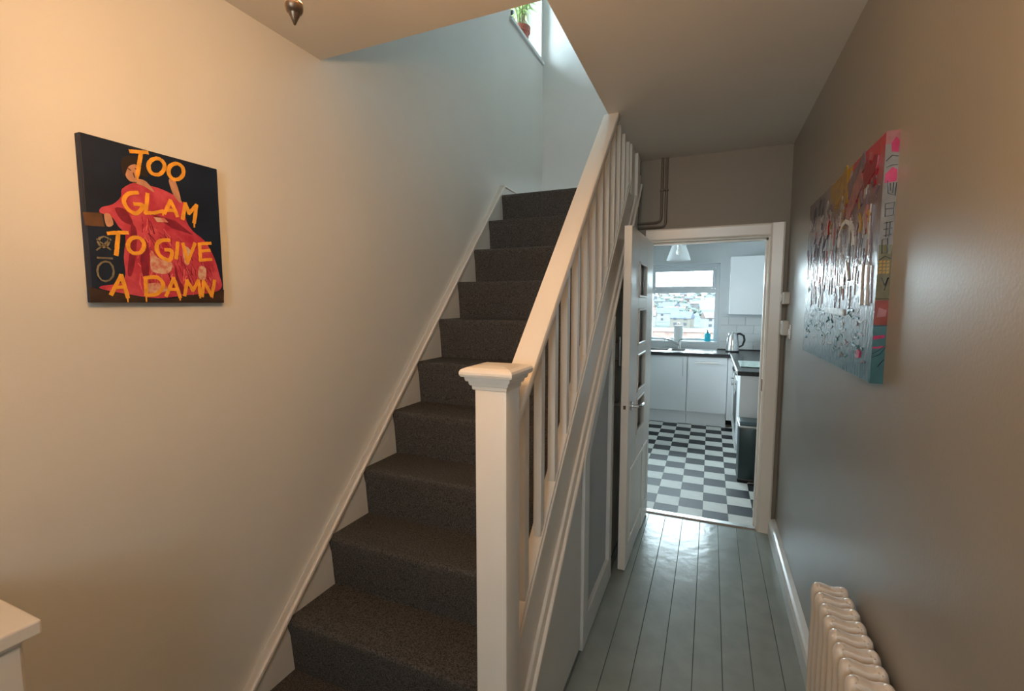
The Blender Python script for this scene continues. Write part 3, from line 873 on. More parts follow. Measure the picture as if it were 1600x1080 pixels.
for s in range(120):      # darker marks that follow the folds
    u, v = rng.uniform(0.30, 0.92), rng.uniform(0.10, 0.64)
    if v > 0.66 - 0.60 * (u - 0.28) or (u < 0.34 and v > 0.4):
        continue
    du, dv = rng.uniform(-0.02, 0.06), rng.uniform(-0.10, -0.03)
    ribbon(bm, met([(u, v), (u + du * 0.6, v + dv * 0.5), (u + du, max(0.08, v + dv))]), rng.uniform(0.0010, 0.0030), pl, -0.001, 0.00125, 0.3, rng)
obj('robe_shadow_marks', bm, 'paint_dark_red', pc)['kind'] = 'stuff'
for key in [k for k in SHAPES if k.startswith('orn')]:
    bm = bmesh.new()
    ribbon(bm, met(SHAPES[key]), 0.0042, pl, -0.001, 0.0012, 0.3, rng)
    obj('painted_ornament', bm, 'paint_gold', pc)
bm = bmesh.new()          # features of the face
fu, fv = (sum(p[0] for p in SHAPES['face']) / 12, sum(p[1] for p in SHAPES['face']) / 12)
for a, b in (((-0.035, 0.022), (-0.012, 0.010)), ((0.015, 0.030), (0.036, 0.022)), ((-0.002, -0.062), (0.02, -0.058)), ((0.002, 0.0), (0.010, -0.03))):
    ribbon(bm, met([(fu + a[0], fv + a[1]), (fu + b[0], fv + b[1])]), 0.0028, pl, -0.001, 0.0016)
obj('painted_features', bm, 'paint_brown', pc)['kind'] = 'stuff'
# the words TOO / GLAM / TO GIVE / A DAMN, one raised letter at a time
LETTERS = [[0, 1], [2], [3], [4], [5], [6, 7], [8], [9, 10], [11], [12], [13], [14], [15, 16], [17, 18], [19, 20], [21, 22], [23], [24]]
DRIPS = {1, 5, 8, 17, 20, 21, 23}
for ids in LETTERS:
    bm = bmesh.new()
    for i in ids:
        pts = met(STROKES[i])
        if i in (2, 3, 4, 11, 12, 20):
            pts = fine(pts)
            ribbon(bm, pts, 0.0100, pl, -0.001, 0.0022, 0.10, rng)
        else:
            for q0, q1 in zip(pts, pts[1:]):       # one brush pull per straight, slightly overshooting
                dv_ = (Vector(q1) - Vector(q0)).normalized() * 0.003
                ribbon(bm, fine([tuple(Vector(q0) - dv_), tuple((Vector(q0) + Vector(q1)) / 2 + Vector((0.0006, 0.0006))), tuple(Vector(q1) + dv_)]), 0.0096, pl, -0.001, 0.0020 + 0.0002 * rng.random(), 0.12, rng)
        if i in DRIPS:
            p = met(STROKES[i])[-1]
            ribbon(bm, [(p[0], p[1] + 0.004), (p[0], p[1] - rng.uniform(0.010, 0.022))], 0.0035, pl, -0.001, 0.002, 0.2, rng)
    obj('painted_letter', bm, 'paint_yellow', pc)

# --- large city canvas on the right wall
RW, RH = 1.028, 0.672
RX, RY, RZ = 0.410, 1.555, 1.308
def pr(u, v, h):
    return (RX - h, RY + u * RW, RZ + v * RH)


def canvas_mat():
    m = bpy.data.materials.new('layered_acrylic_canvas')
    m.use_nodes = True
    nt = m.node_tree
    p = nt.nodes['Principled BSDF']
    p.inputs['Roughness'].default_value = 0.24
    p.inputs['Specular IOR Level'].default_value = 0.35
    tc = nt.nodes.new('ShaderNodeTexCoord')
    sep = nt.nodes.new('ShaderNodeSeparateXYZ')
    nt.links.new(tc.outputs['Generated'], sep.inputs[0])
    nz = nt.nodes.new('ShaderNodeTexNoise')
    nz.inputs['Scale'].default_value = 7
    nz.inputs['Detail'].default_value = 5
    mp = nt.nodes.new('ShaderNodeMapping')
    mp.inputs['Scale'].default_value = (1, 3.0, 0.8)
    nt.links.new(tc.outputs['Generated'], mp.inputs['Vector'])
    nt.links.new(mp.outputs[0], nz.inputs['Vector'])
    def math_(op, a, b):
        n = nt.nodes.new('ShaderNodeMath')
        n.operation = op
        for i, x in enumerate((a, b)):
            if isinstance(x, (int, float)):
                n.inputs[i].default_value = x
            else:
                nt.links.new(x, n.inputs[i])
        return n.outputs[0]
    off = math_('MULTIPLY', math_('SUBTRACT', nz.outputs['Fac'], 0.5), 0.28)
    v = math_('ADD', sep.outputs['Z'], off)
    u = math_('ADD', sep.outputs['Y'], off)
    def ramp(fac, stops):
        r = nt.nodes.new('ShaderNodeValToRGB')
        els = r.color_ramp.elements
        while len(els) < len(stops):
            els.new(0.5)
        for e, (pos, c) in zip(els, stops):
            e.position = pos
            e.color = (*[x * 0.6 for x in c], 1) if max(c) < 0.99 else (*c, 1)
        nt.links.new(fac, r.inputs['Fac'])
        return r.outputs['Color']
    body = ramp(v, [(0.0, (0.06, 0.22, 0.34)), (0.20, (0.12, 0.25, 0.34)), (0.24, (0.16, 0.17, 0.22)), (0.34, (0.30, 0.25, 0.30)), (0.5, (0.28, 0.30, 0.34)), (0.7, (0.24, 0.21, 0.24)), (1.0, (0.26, 0.18, 0.2))])
    top = ramp(u, [(0.0, (0.62, 0.09, 0.13)), (0.28, (0.55, 0.08, 0.13)), (0.33, (0.60, 0.36, 0.04)), (0.58, (0.45, 0.30, 0.10)), (0.66, (0.26, 0.26, 0.28)), (1.0, (0.17, 0.14, 0.20))])
    mix = nt.nodes.new('ShaderNodeMixRGB')
    f = ramp(v, [(0.78, (0, 0, 0)), (0.92, (1, 1, 1))])
    nt.links.new(f, mix.inputs['Fac'])
    nt.links.new(body, mix.inputs[1])
    nt.links.new(top, mix.inputs[2])
    nt.links.new(mix.outputs[0], p.inputs['Base Color'])
    n2 = nt.nodes.new('ShaderNodeTexNoise')
    n2.inputs['Scale'].default_value = 22
    n2.inputs['Detail'].default_value = 4
    nt.links.new(mp.outputs[0], n2.inputs['Vector'])
    b = nt.nodes.new('ShaderNodeBump')
    b.inputs['Strength'].default_value = 0.18
    b.inputs['Distance'].default_value = 0.012
    nt.links.new(n2.outputs['Fac'], b.inputs['Height'])
    nt.links.new(b.outputs['Normal'], p.inputs['Normal'])
    return m


M['city_canvas'] = canvas_mat()
for nm, c in (('pale_grey', (0.50, 0.52, 0.55)), ('white', (0.74, 0.76, 0.78)), ('slate', (0.12, 0.13, 0.16)), ('lilac', (0.26, 0.20, 0.28)), ('rose', (0.50, 0.22, 0.24)), ('crimson', (0.42, 0.02, 0.05)), ('ochre', (0.55, 0.34, 0.06)), ('sea_blue', (0.08, 0.24, 0.34)), ('hot_pink', (0.68, 0.06, 0.20)), ('teal', (0.04, 0.17, 0.20)), ('near_black', (0.015, 0.015, 0.02)), ('brick_red', (0.36, 0.08, 0.06)), ('olive', (0.20, 0.19, 0.09)), ('side_grey', (0.28, 0.28, 0.28))):
    M['acr_' + nm] = pmat('acrylic_' + nm, [x * 0.55 for x in c], 0.16 if nm not in ('side_grey', 'teal') else 0.4, var=0.15, vscale=30, bump=0.15, bscale=60)
cc = thing('city_canvas', 'large colourful textured canvas hanging on the taupe wall', 'painting', (0.44, RY + RW / 2, RZ))
obj('canvas', B(RX, XR + 0.002, RY, RY + RW, RZ, RZ + RH, 0.002), 'city_canvas', cc)
rng = random.Random(11)
groups = {}
def g(m):
    if m not in groups:
        groups[m] = bmesh.new()
    return groups[m]
def pm(u, v, h):           # metres on the canvas
    return (RX - h, RY + u, RZ + v)
def um(pts):
    return [(a * RW, b * RH) for a, b in pts]
# skyline of tall drips and painted towers through the middle
for s in range(170):
    u = rng.uniform(0.03, 0.97)
    v0 = rng.uniform(0.30, 0.62)
    ln = rng.uniform(0.04, 0.17)
    m = rng.choice(['acr_pale_grey', 'acr_white', 'acr_pale_grey', 'acr_lilac', 'acr_lilac', 'acr_slate', 'acr_rose'])
    ribbon(g(m), um([(u, v0), (u + rng.uniform(-0.004, 0.004), v0 + ln * 0.5), (u + rng.uniform(-0.006, 0.006), v0 + ln)]), rng.uniform(0.003, 0.009), pm, -0.001, rng.uniform(0.0008, 0.003), 0.35, rng)
for s in range(70):
    u, v = rng.uniform(0.03, 0.93), rng.uniform(0.06, 0.30)
    ln = rng.uniform(0.015, 0.07)
    m = rng.choice(['acr_sea_blue', 'acr_pale_grey', 'acr_sea_blue', 'acr_lilac', 'acr_sea_blue', 'acr_teal'])
    ribbon(g(m), um([(u, v), (u + ln * 0.5, v + rng.uniform(-0.012, 0.012)), (u + ln, v + rng.uniform(-0.012, 0.012))]), rng.uniform(0.003, 0.009), pm, -0.001, rng.uniform(0.0008, 0.003), 0.35, rng)
for s in range(90):
    u, v = rng.uniform(0.03, 0.97), rng.uniform(0.62, 0.90)
    ln = rng.uniform(0.03, 0.11)
    m = rng.choice(['acr_lilac', 'acr_rose', 'acr_slate', 'acr_pale_grey'] if u > 0.6 else ['acr_rose', 'acr_ochre', 'acr_crimson', 'acr_pale_grey', 'acr_lilac'])
    ribbon(g(m), um([(u, v), (u + rng.uniform(-0.02, 0.02), v + ln * 0.5), (u + rng.uniform(-0.02, 0.02), min(0.97, v + ln))]), rng.uniform(0.006, 0.018), pm, -0.001, rng.uniform(0.0015, 0.004), 0.35, rng)
# larger marks: a heart, an arch, a tower and pale bands
plate(g('acr_crimson'), um([(0.145, 0.83), (0.17, 0.90), (0.155, 0.945), (0.125, 0.945), (0.10, 0.915), (0.075, 0.945), (0.045, 0.93), (0.05, 0.88)]), pm, -0.001, 0.004)
ribbon(g('acr_lilac'), um([(0.17, 0.965), (0.24, 0.935), (0.34, 0.88)]), 0.05, pm, -0.001, 0.003, 0.2, rng)
ribbon(g('acr_rose'), um([(0.19, 0.90), (0.27, 0.83), (0.34, 0.75)]), 0.06, pm, -0.001, 0.0035, 0.2, rng)
ribbon(g('acr_ochre'), um([(0.36, 0.965), (0.44, 0.93), (0.52, 0.90)]), 0.07, pm, -0.001, 0.003, 0.2, rng)
ribbon(g('acr_white'), um([(0.42, 0.62), (0.415, 0.68), (0.375, 0.725), (0.33, 0.735), (0.275, 0.71), (0.24, 0.66), (0.24, 0.60)]), 0.016, pm, -0.001, 0.006, 0.15, rng)
for a in (0.125, 0.075):
    ribbon(g('acr_white'), um([(a, 0.50), (a - 0.002, 0.42), (a - 0.01, 0.32)]), 0.018, pm, -0.001, 0.006, 0.15, rng)
ribbon(g('acr_white'), um([(0.30, 0.282), (0.42, 0.288), (0.57, 0.292)]), 0.020, pm, -0.001, 0.005, 0.15, rng)
ribbon(g('acr_white'), um([(0.27, 0.44), (0.30, 0.52), (0.33, 0.44)]), 0.012, pm, -0.001, 0.005, 0.15, rng)
plate(g('acr_hot_pink'), um([(0.10, 0.09), (0.13, 0.08), (0.14, 0.11), (0.115, 0.125), (0.095, 0.115)]), pm, -0.001, 0.003)
for m, b in groups.items():
    obj('impasto_marks', b, m, cc)['kind'] = 'stuff'
# painted near edge of the wrapped canvas
def ps(x, v, h):           # x 0..1 across the 3 cm edge, from the front to the wall
    return (RX + x * (XR - RX), RY - h, RZ + v * RH)
def side(name, pts, m, h=0.0006):
    bm = bmesh.new()
    plate(bm, pts, ps, -0.001, h)
    return obj(name, bm, m, cc)
def band(a, b):
    return [(0.0, a), (1.0, a), (1.0, b), (0.0, b)]
side('edge_band', band(0.95, 1.0), 'acr_rose')
side('edge_band', band(0.56, 0.95), 'acr_side_grey')
side('edge_band', band(0.34, 0.56), 'acr_olive')
side('edge_band', band(0.24, 0.34), 'acr_brick_red')
side('edge_band', band(0.0, 0.235), 'acr_teal')
side('edge_mark', [(0.45, 0.92), (0.95, 0.915), (0.98, 0.96), (0.7, 0.975), (0.4, 0.95)], 'acr_hot_pink', 0.001)
side('edge_mark', [(0.1, 0.80), (0.95, 0.805), (0.95, 0.85), (0.6, 0.86), (0.1, 0.835)], 'acr_hot_pink', 0.001)
bm = bmesh.new()
for s in ([(0.1, 0.885), (0.5, 0.905), (0.95, 0.90)], [(0.15, 0.86), (0.5, 0.868), (0.95, 0.868)], [(0.3, 0.81), (0.4, 0.76), (0.9, 0.75), (0.95, 0.80)], [(0.5, 0.80), (0.55, 0.77)], [(0.75, 0.80), (0.72, 0.76)],
          [(0.25, 0.72), (0.9, 0.725), (0.88, 0.675), (0.3, 0.67), (0.25, 0.72)], [(0.3, 0.70), (0.88, 0.70)], [(0.25, 0.645), (0.9, 0.65)], [(0.25, 0.62), (0.9, 0.625)], [(0.3, 0.595), (0.85, 0.60)], [(0.45, 0.65), (0.45, 0.59)], [(0.7, 0.65), (0.68, 0.59)],
          [(0.2, 0.58), (0.6, 0.585), (0.65, 0.53), (0.25, 0.525), (0.2, 0.58)], [(0.1, 0.50), (0.5, 0.515), (0.95, 0.505)], [(0.35, 0.43), (0.6, 0.40), (0.85, 0.43), (0.6, 0.38)], [(0.0, 0.345), (1.0, 0.345)], [(0.0, 0.236), (1.0, 0.238)], [(0.0, 0.105), (0.6, 0.12), (1.0, 0.15)], [(0.0, 0.12), (0.6, 0.14), (1.0, 0.16)], [(0.5, 0.07), (0.95, 0.10)]):
    ribbon(bm, [(p[0] * 0.03, p[1] * RH) for p in s], 0.0017, lambda a, b, h: (RX + a, RY - h, RZ + b), -0.001, 0.0014)
obj('edge_scribble', bm, 'acr_near_black', cc)['kind'] = 'stuff'
bm = bmesh.new()
for r in range(4):
    for q in range(3):
        a, b = 0.12 + 0.27 * q, 0.445 + 0.014 * r
        plate(bm, [(a, b), (a + 0.2, b + 0.002), (a + 0.2, b + 0.012), (a, b + 0.010)], ps, -0.001, 0.0011)
obj('edge_windows', bm, 'acr_ochre', cc)['kind'] = 'stuff'
side('edge_mark', [(0.2, 0.27), (0.85, 0.275), (0.9, 0.30), (0.3, 0.31)], 'acr_rose', 0.001)
side('edge_mark', [(0.05, 0.18), (0.9, 0.188), (0.9, 0.20), (0.05, 0.195)], 'acr_hot_pink', 0.001)
side('edge_mark', [(0.05, 0.142), (0.9, 0.148), (0.9, 0.156), (0.05, 0.150)], 'acr_hot_pink', 0.001)

# ================================================================== PLANT ON THE LANDING WINDOW SILL
px, py, pz = -1.605, 3.955, WZ0 + 0.002
pt = thing('potted_plant', 'leafy green plant in a red terracotta pot on the landing sill', 'plant', (px, py, pz))
obj('pot', L([(0.0, 0.0), (0.055, 0.0), (0.072, 0.135), (0.082, 0.136), (0.085, 0.175), (0.076, 0.176), (0.070, 0.150), (0.0, 0.150)], (px, py, pz), 24), 'terracotta', pt, smooth=True)
obj('soil', L([(0.0, 0.148), (0.070, 0.148), (0.068, 0.158), (0.0, 0.162)], (px, py, pz), 16), 'soil', pt)
rng = random.Random(8)
bl, bs = bmesh.new(), bmesh.new()
for k in range(7):
    a = rng.uniform(0, 2 * PI)
    tip = Vector((px + 0.06 * math.cos(a), py + 0.12 * math.sin(a), pz + rng.uniform(0.34, 0.56)))
    base = Vector((px + 0.02 * math.cos(a), py + 0.02 * math.sin(a), pz + 0.15))
    tube(bs, [base, base.lerp(tip, 0.5) + Vector((0, 0, 0.02)), tip], [0.006, 0.005, 0.003], 6)
    for q in range(14):
        o_ = base.lerp(tip, rng.uniform(0.30, 1.0))
        b_ = rng.uniform(0, 2 * PI)
        ln = rng.uniform(0.07, 0.13)
        d = Vector((math.cos(b_) * 0.75, math.sin(b_), rng.uniform(-0.2, 0.7))).normalized()
        sd = d.cross(Vector((0, 0, 1))).normalized() * rng.uniform(0.010, 0.016)
        p1 = o_ + d * ln * 0.45 + Vector((0, 0, 0.01))
        p2 = o_ + d * ln + Vector((0, 0, -0.035))
        vs = [bl.verts.new(x) for x in (o_, p1 - sd, p2, p1 + sd)]
        md = bl.verts.new(p1 + Vector((0, 0, -0.005)))
        for f in ((vs[0], vs[1], md), (vs[1], vs[2], md), (vs[2], vs[3], md), (vs[3], vs[0], md)):
            bl.faces.new(f)
obj('stem', bs, 'stem', pt, smooth=True)
fo = obj('foliage', bl, 'leaf', pt)
fo['kind'] = 'stuff'

# ================================================================== KITCHEN
FY = 6.20                # front of the far units
def base_unit(name, label, x0, x1, handle):
    t = thing(name, label, 'cabinet', ((x0 + x1) / 2, FY + 0.3, 0), 'fitted units under the kitchen window')
    obj('carcass', B(x0, x1, FY + 0.02, KB, 0.16, 0.878), 'kitchen_white', t)
    d = obj('cabinet_door', B(x0 + 0.002, x1 - 0.002, FY, FY + 0.018, 0.172, 0.872, 0.002, 1), 'kitchen_white', t)
    if handle == 'v':
        h = obj('handle', T([(x1 - 0.048, FY - 0.030, 0.62), (x1 - 0.048, FY - 0.030, 0.85)], 0.007, 10), 'steel', d, smooth=True)
        for z in (0.65, 0.82):
            tube(bm_ := bmesh.new(), [(x1 - 0.048, FY + 0.002, z), (x1 - 0.048, FY - 0.030, z)], 0.005, 8)
            obj('handle_post', bm_, 'steel', t)
    else:
        h = obj('handle', T([(x0 + 0.10, FY - 0.030, 0.803), (x0 + 0.355, FY - 0.030, 0.803)], 0.007, 10), 'steel', d, smooth=True)
        for x in (x0 + 0.13, x0 + 0.32):
            obj('handle_post', T([(x, FY + 0.002, 0.803), (x, FY - 0.030, 0.803)], 0.005, 8), 'steel', t)
    obj('plinth', B(x0, x1, FY + 0.05, FY + 0.068, 0, 0.16), 'kitchen_white', t)
    return t


base_unit('base_cabinet', 'white base cabinet behind the open kitchen door', -1.16, -0.702, 'v')
base_unit('base_cabinet', 'white base cabinet with a vertical handle under the sink', -0.700, -0.249, 'v')
base_unit('base_cabinet', 'white kitchen unit with a horizontal handle under the drainer', -0.246, 0.214, 'h')

# right hand run: oven and end cabinet
RXF = 0.275
t = thing('built_in_oven', 'white fronted oven with round knobs and a steel handle', 'oven', (0.58, 5.5, 0))
obj('carcass', B(RXF + 0.02, KR, 5.215, 5.815, 0.0, 0.878), 'kitchen_white', t)
obj('control_panel', B(RXF, RXF + 0.02, 5.217, 5.813, 0.755, 0.872, 0.002, 1), 'kitchen_white', t)
d = obj('oven_door', B(RXF - 0.004, RXF + 0.018, 5.217, 5.813, 0.20, 0.748, 0.004), 'steel', t)
obj('oven_glass', B(RXF - 0.007, RXF, 5.29, 5.74, 0.28, 0.62, 0.002, 1), 'black_plastic', d)
h = obj('handle', T([(RXF - 0.045, 5.27, 0.695), (RXF - 0.045, 5.76, 0.695)], 0.010, 10), 'chrome', d, smooth=True)
for y in (5.31, 5.72):
    obj('handle_post', T([(RXF, y, 0.695), (RXF - 0.045, y, 0.695)], 0.006, 8), 'chrome', t)
for k in range(4):
    obj('knob', T([(RXF + 0.002, 5.30 + 0.14 * k, 0.812), (RXF - 0.028, 5.30 + 0.14 * k, 0.812)], [0.024, 0.018], 16), 'black_plastic', t, smooth=True)
obj('drawer_front', B(RXF, RXF + 0.018, 5.217, 5.813, 0.02, 0.19, 0.002, 1), 'kitchen_white', t)
t = thing('end_cabinet', 'white cabinet with a plain end panel behind the pedal bin', 'cabinet', (0.58, 4.94, 0))
obj('carcass', B(RXF + 0.02, KR, 4.69, 5.210, 0.0, 0.878), 'kitchen_white', t)
obj('end_panel', B(RXF - 0.005, KR, 4.672, 4.690, 0.0, 0.878, 0.001, 1), 'kitchen_white', t)
d = obj('cabinet_door', B(RXF, RXF + 0.018, 4.694, 5.207, 0.16, 0.872, 0.002, 1), 'kitchen_white', t)
obj('handle', T([(RXF - 0.030, 5.16, 0.62), (RXF - 0.030, 5.16, 0.85)], 0.007, 10), 'steel', d, smooth=True)
t = thing('corner_cabinet', 'white corner filler cabinet between the oven and window units', 'cabinet', (0.58, 6.1, 0))
obj('carcass', B(RXF + 0.02, KR, 5.820, 6.78, 0.0, 0.878), 'kitchen_white', t)
obj('filler', B(RXF, RXF + 0.018, 5.820, 6.22, 0.10, 0.872, 0.001, 1), 'kitchen_white', t)
obj('filler', B(0.218, RXF, FY, FY + 0.018, 0.10, 0.872, 0.001, 1), 'kitchen_white', t)

# worktop, with the sink cut out
wt = thing('worktop', 'black L shaped kitchen worktop', 'worktop', (-0.3, 6.5, 0.88))
SXa, SXb, SYa, SYb = -0.98, 0.07, 6.27, 6.72
bm = bmesh.new()
box(bm, -1.45, SXa, FY - 0.025, KB, 0.878, 0.918)
box(bm, SXb, 0.245, FY - 0.025, KB, 0.878, 0.918)
box(bm, SXa, SXb, FY - 0.025, SYa, 0.878, 0.918)
box(bm, SXa, SXb, SYb, KB, 0.878, 0.918)
obj('sink_run', bm, 'worktop', wt)
obj('oven_run', B(0.245, KR, 4.650, KB, 0.878, 0.918, 0.004), 'worktop', wt)
obj('edge_strip', B(0.238, 0.250, 4.652, FY - 0.01, 0.880, 0.921, 0.002, 1), 'steel', wt)
obj('upstand', B(0.10, KR, KB - 0.016, KB - 0.008, 0.918, 0.932), 'worktop', wt)

sk = thing('kitchen_sink', 'steel one and a half bowl sink with a ribbed drainer', 'sink', (-0.45, 6.5, 0.918))
bm = bmesh.new()
bw = [(-0.95, -0.50), (-0.46, -0.29)]
box(bm, SXa - 0.015, SXb + 0.02, SYa - 0.015, SYa + 0.035, 0.914, 0.924, 0.003, 1)
box(bm, SXa - 0.015, SXb + 0.02, SYb - 0.060, SYb + 0.015, 0.914, 0.924, 0.003, 1)
for a, b in ((SXa - 0.015, -0.95), (-0.50, -0.46), (-0.29, SXb + 0.02)):
    box(bm, a, b, SYa + 0.035, SYb - 0.060, 0.914, 0.924)
obj('rim', bm, 'steel', sk)
for a, b in bw:
    bm = bmesh.new()
    zb_ = 0.76
    box(bm, a - 0.003, b + 0.003, SYa + 0.03, SYb - 0.055, zb_ - 0.004, zb_)
    box(bm, a - 0.003, a, SYa + 0.03, SYb - 0.055, zb_, 0.915)
    box(bm, b, b + 0.003, SYa + 0.03, SYb - 0.055, zb_, 0.915)
    box(bm, a, b, SYa + 0.03, SYa + 0.033, zb_, 0.915)
    box(bm, a, b, SYb - 0.058, SYb - 0.055, zb_, 0.915)
    o = obj('bowl', bm, 'dark_steel', sk)  # darker metal than the rim: shade of the recess is put into the colour
    obj('waste', L([(0.0, 0.0), (0.03, 0.0), (0.032, 0.003), (0.0, 0.004)], ((a + b) / 2, 6.49, zb_), 16), 'chrome', o)
for k in range(7):
    obj('drainer_rib', B(-0.25, 0.05, 6.34 + 0.045 * k, 6.352 + 0.045 * k, 0.922, 0.928, 0.002, 1), 'steel', sk)
tp = thing('mixer_tap', 'chrome mixer tap with a slanting spout beside the small bowl', 'tap', (-0.375, 6.705, 0.924))
obj('tap_body', L([(0.0, 0.0), (0.030, 0.0), (0.028, 0.01), (0.024, 0.02), (0.024, 0.09), (0.020, 0.105), (0.0, 0.110)], (-0.375, 6.705, 0.922), 16), 'chrome', tp, smooth=True)
obj('spout', T([(-0.375, 6.70, 0.965), (-0.43, 6.66, 1.005), (-0.50, 6.60, 1.045), (-0.55, 6.56, 1.060), (-0.562, 6.55, 1.045)], [0.016, 0.014, 0.012, 0.011, 0.011], 10), 'chrome', tp, smooth=True)
obj('lever', T([(-0.375, 6.705, 1.020), (-0.36, 6.70, 1.045), (-0.335, 6.66, 1.050)], [0.014, 0.010, 0.007], 10), 'chrome', tp, smooth=True)

# wall cabinet
wc = thing('wall_cabinet', 'white wall cabinet with a steel handle above the kettle', 'cabinet', (0.42, 6.64, 1.395))
obj('carcass', B(0.216, 0.632, 6.50, KB, 1.397, 2.115), 'kitchen_white', wc)
d = obj('cabinet_door', B(0.216, 0.634, 6.48, 6.498, 1.395, 2.117, 0.002, 1), 'kitchen_white', wc)
h = obj('handle', T([(0.588, 6.452, 1.425), (0.588, 6.452, 1.655)], 0.007, 10), 'steel', d, smooth=True)
for z in (1.45, 1.63):
    obj('handle_post', T([(0.588, 6.482, z), (0.588, 6.452, z)], 0.005, 8), 'steel', wc)
wc2 = thing('wall_cabinet', 'white wall cabinet beside the door frame, next along from the kettle', 'cabinet', (0.76, 6.64, 1.395))
obj('carcass', B(0.640, KR, 6.50, KB, 1.397, 2.115), 'kitchen_white', wc2)
obj('cabinet_door', B(0.638, KR - 0.002, 6.48, 6.498, 1.395, 2.117, 0.002, 1), 'kitchen_white', wc2)

# kettle
kx, ky, kz = 0.272, 6.56, 0.918
kt = thing('kettle', 'brushed steel electric kettle with a black handle on the worktop', 'kettle', (kx, ky, kz))
obj('base', L([(0.0, 0.0), (0.078, 0.0), (0.080, 0.018), (0.0, 0.02)], (kx, ky, kz), 24), 'black_plastic', kt, smooth=True)
bd = obj('body', L([(0.0, 0.018), (0.078, 0.018), (0.077, 0.05), (0.070, 0.13), (0.060, 0.21), (0.052, 0.225), (0.0, 0.226)], (kx, ky, kz), 28), 'steel', kt, smooth=True)
obj('lid', L([(0.0, 0.224), (0.052, 0.224), (0.048, 0.236), (0.012, 0.243), (0.010, 0.252), (0.0, 0.254)], (kx, ky, kz), 24), 'steel', kt, smooth=True)
obj('spout', P([(kx - 0.055, kz + 0.165), (kx - 0.060, kz + 0.22), (kx - 0.092, kz + 0.238), (kx - 0.082, kz + 0.215)], 'Y', ky - 0.016, ky + 0.016, 0.004), 'steel', bd)
obj('handle', T([(kx + 0.045, ky, kz + 0.228), (kx + 0.085, ky, kz + 0.232), (kx + 0.125, ky, kz + 0.205), (kx + 0.135, ky, kz + 0.15), (kx + 0.115, ky, kz + 0.085), (kx + 0.070, ky, kz + 0.060)], [0.012, 0.013, 0.013, 0.013, 0.012, 0.010], 10), 'black_plastic', kt, smooth=True)
# glass worktop saver
t = thing('glass_board', 'pale mint glass board lying on the black worktop', 'board', (0.55, 5.2, 0.918))
obj('glass_sheet', B(0.285, 0.80, 4.96, 5.46, 0.922, 0.928, 0.003), 'mint_glass', t)
for x, y in ((0.31, 4.99), (0.77, 4.99), (0.31, 5.43), (0.77, 5.43)):
    obj('rubber_foot', L([(0.0, 0.0), (0.010, 0.0), (0.010, 0.005), (0.0, 0.005)], (x, y, 0.918), 10), 'black_plastic', t)
# kitchen roll on the sill
rx, ry, rz = -0.405, 6.862, KZ0 + 0.006
t = thing('kitchen_roll_holder', 'white kitchen roll on a looped holder on the window sill', 'kitchen roll', (rx, ry, rz))
obj('holder_base', L([(0.0, 0.0), (0.062, 0.0), (0.062, 0.008), (0.0, 0.010)], (rx, ry, rz), 24), 'steel', t, smooth=True)
obj('paper_roll', L([(0.020, 0.010), (0.058, 0.010), (0.059, 0.012), (0.059, 0.206), (0.058, 0.208), (0.020, 0.208)], (rx, ry, rz), 28), 'paper', t, smooth=True)
obj('loop', T([(rx, ry, rz + 0.005), (rx, ry, rz + 0.215)] + [(rx + 0.014 * math.sin(a), ry, rz + 0.232 - 0.017 * math.cos(a) + 0.0) for a in [2 * PI * i / 12 for i in range(13)]], 0.0035, 6), 'steel', t, smooth=True)
# soap bottle
sx_, sy_ = -0.028, 6.86
t = thing('soap_bottle', 'cyan soap bottle with a black pump on the window sill', 'bottle', (sx_, sy_, rz))
obj('bottle', L([(0.0, 0.0), (0.036, 0.0), (0.039, 0.006), (0.039, 0.095), (0.032, 0.110), (0.014, 0.116), (0.014, 0.122), (0.0, 0.122)], (sx_, sy_, rz), 20), 'soap', t, smooth=True)
pmp = obj('pump', L([(0.0, 0.118), (0.016, 0.118), (0.016, 0.132), (0.006, 0.134), (0.005, 0.150), (0.010, 0.151), (0.010, 0.158), (0.0, 0.160)], (sx_, sy_, rz), 14), 'black_plastic', t, smooth=True)
obj('nozzle', T([(sx_, sy_, rz + 0.155), (sx_ - 0.025, sy_ - 0.015, rz + 0.152)], 0.004, 8), 'black_plastic', pmp)
# pedal bin
t = thing('pedal_bin', 'dark steel rectangular pedal bin in front of the end cabinet', 'bin', (0.38, 4.49, 0))
obj('body', P([(0.262, 4.345), (0.52, 4.345), (0.52, 4.64), (0.262, 4.64)], 'Z', 0.012, 0.475, 0.012), 'bin', t, smooth=True)
obj('base_ring', B(0.258, 0.524, 4.341, 4.644, 0.0, 0.03, 0.008), 'black_plastic', t)
obj('rim', B(0.256, 0.526, 4.338, 4.646, 0.474, 0.492, 0.005), 'steel', t)
obj('lid', P([(4.345, 0.490), (4.345, 0.500), (4.40, 0.516), (4.58, 0.516), (4.64, 0.502), (4.64, 0.490)], 'X', 0.263, 0.519, 0.004), 'bin', t)
obj('pedal', B(0.345, 0.435, 4.290, 4.35, 0.006, 0.022, 0.004), 'dark_steel', t)
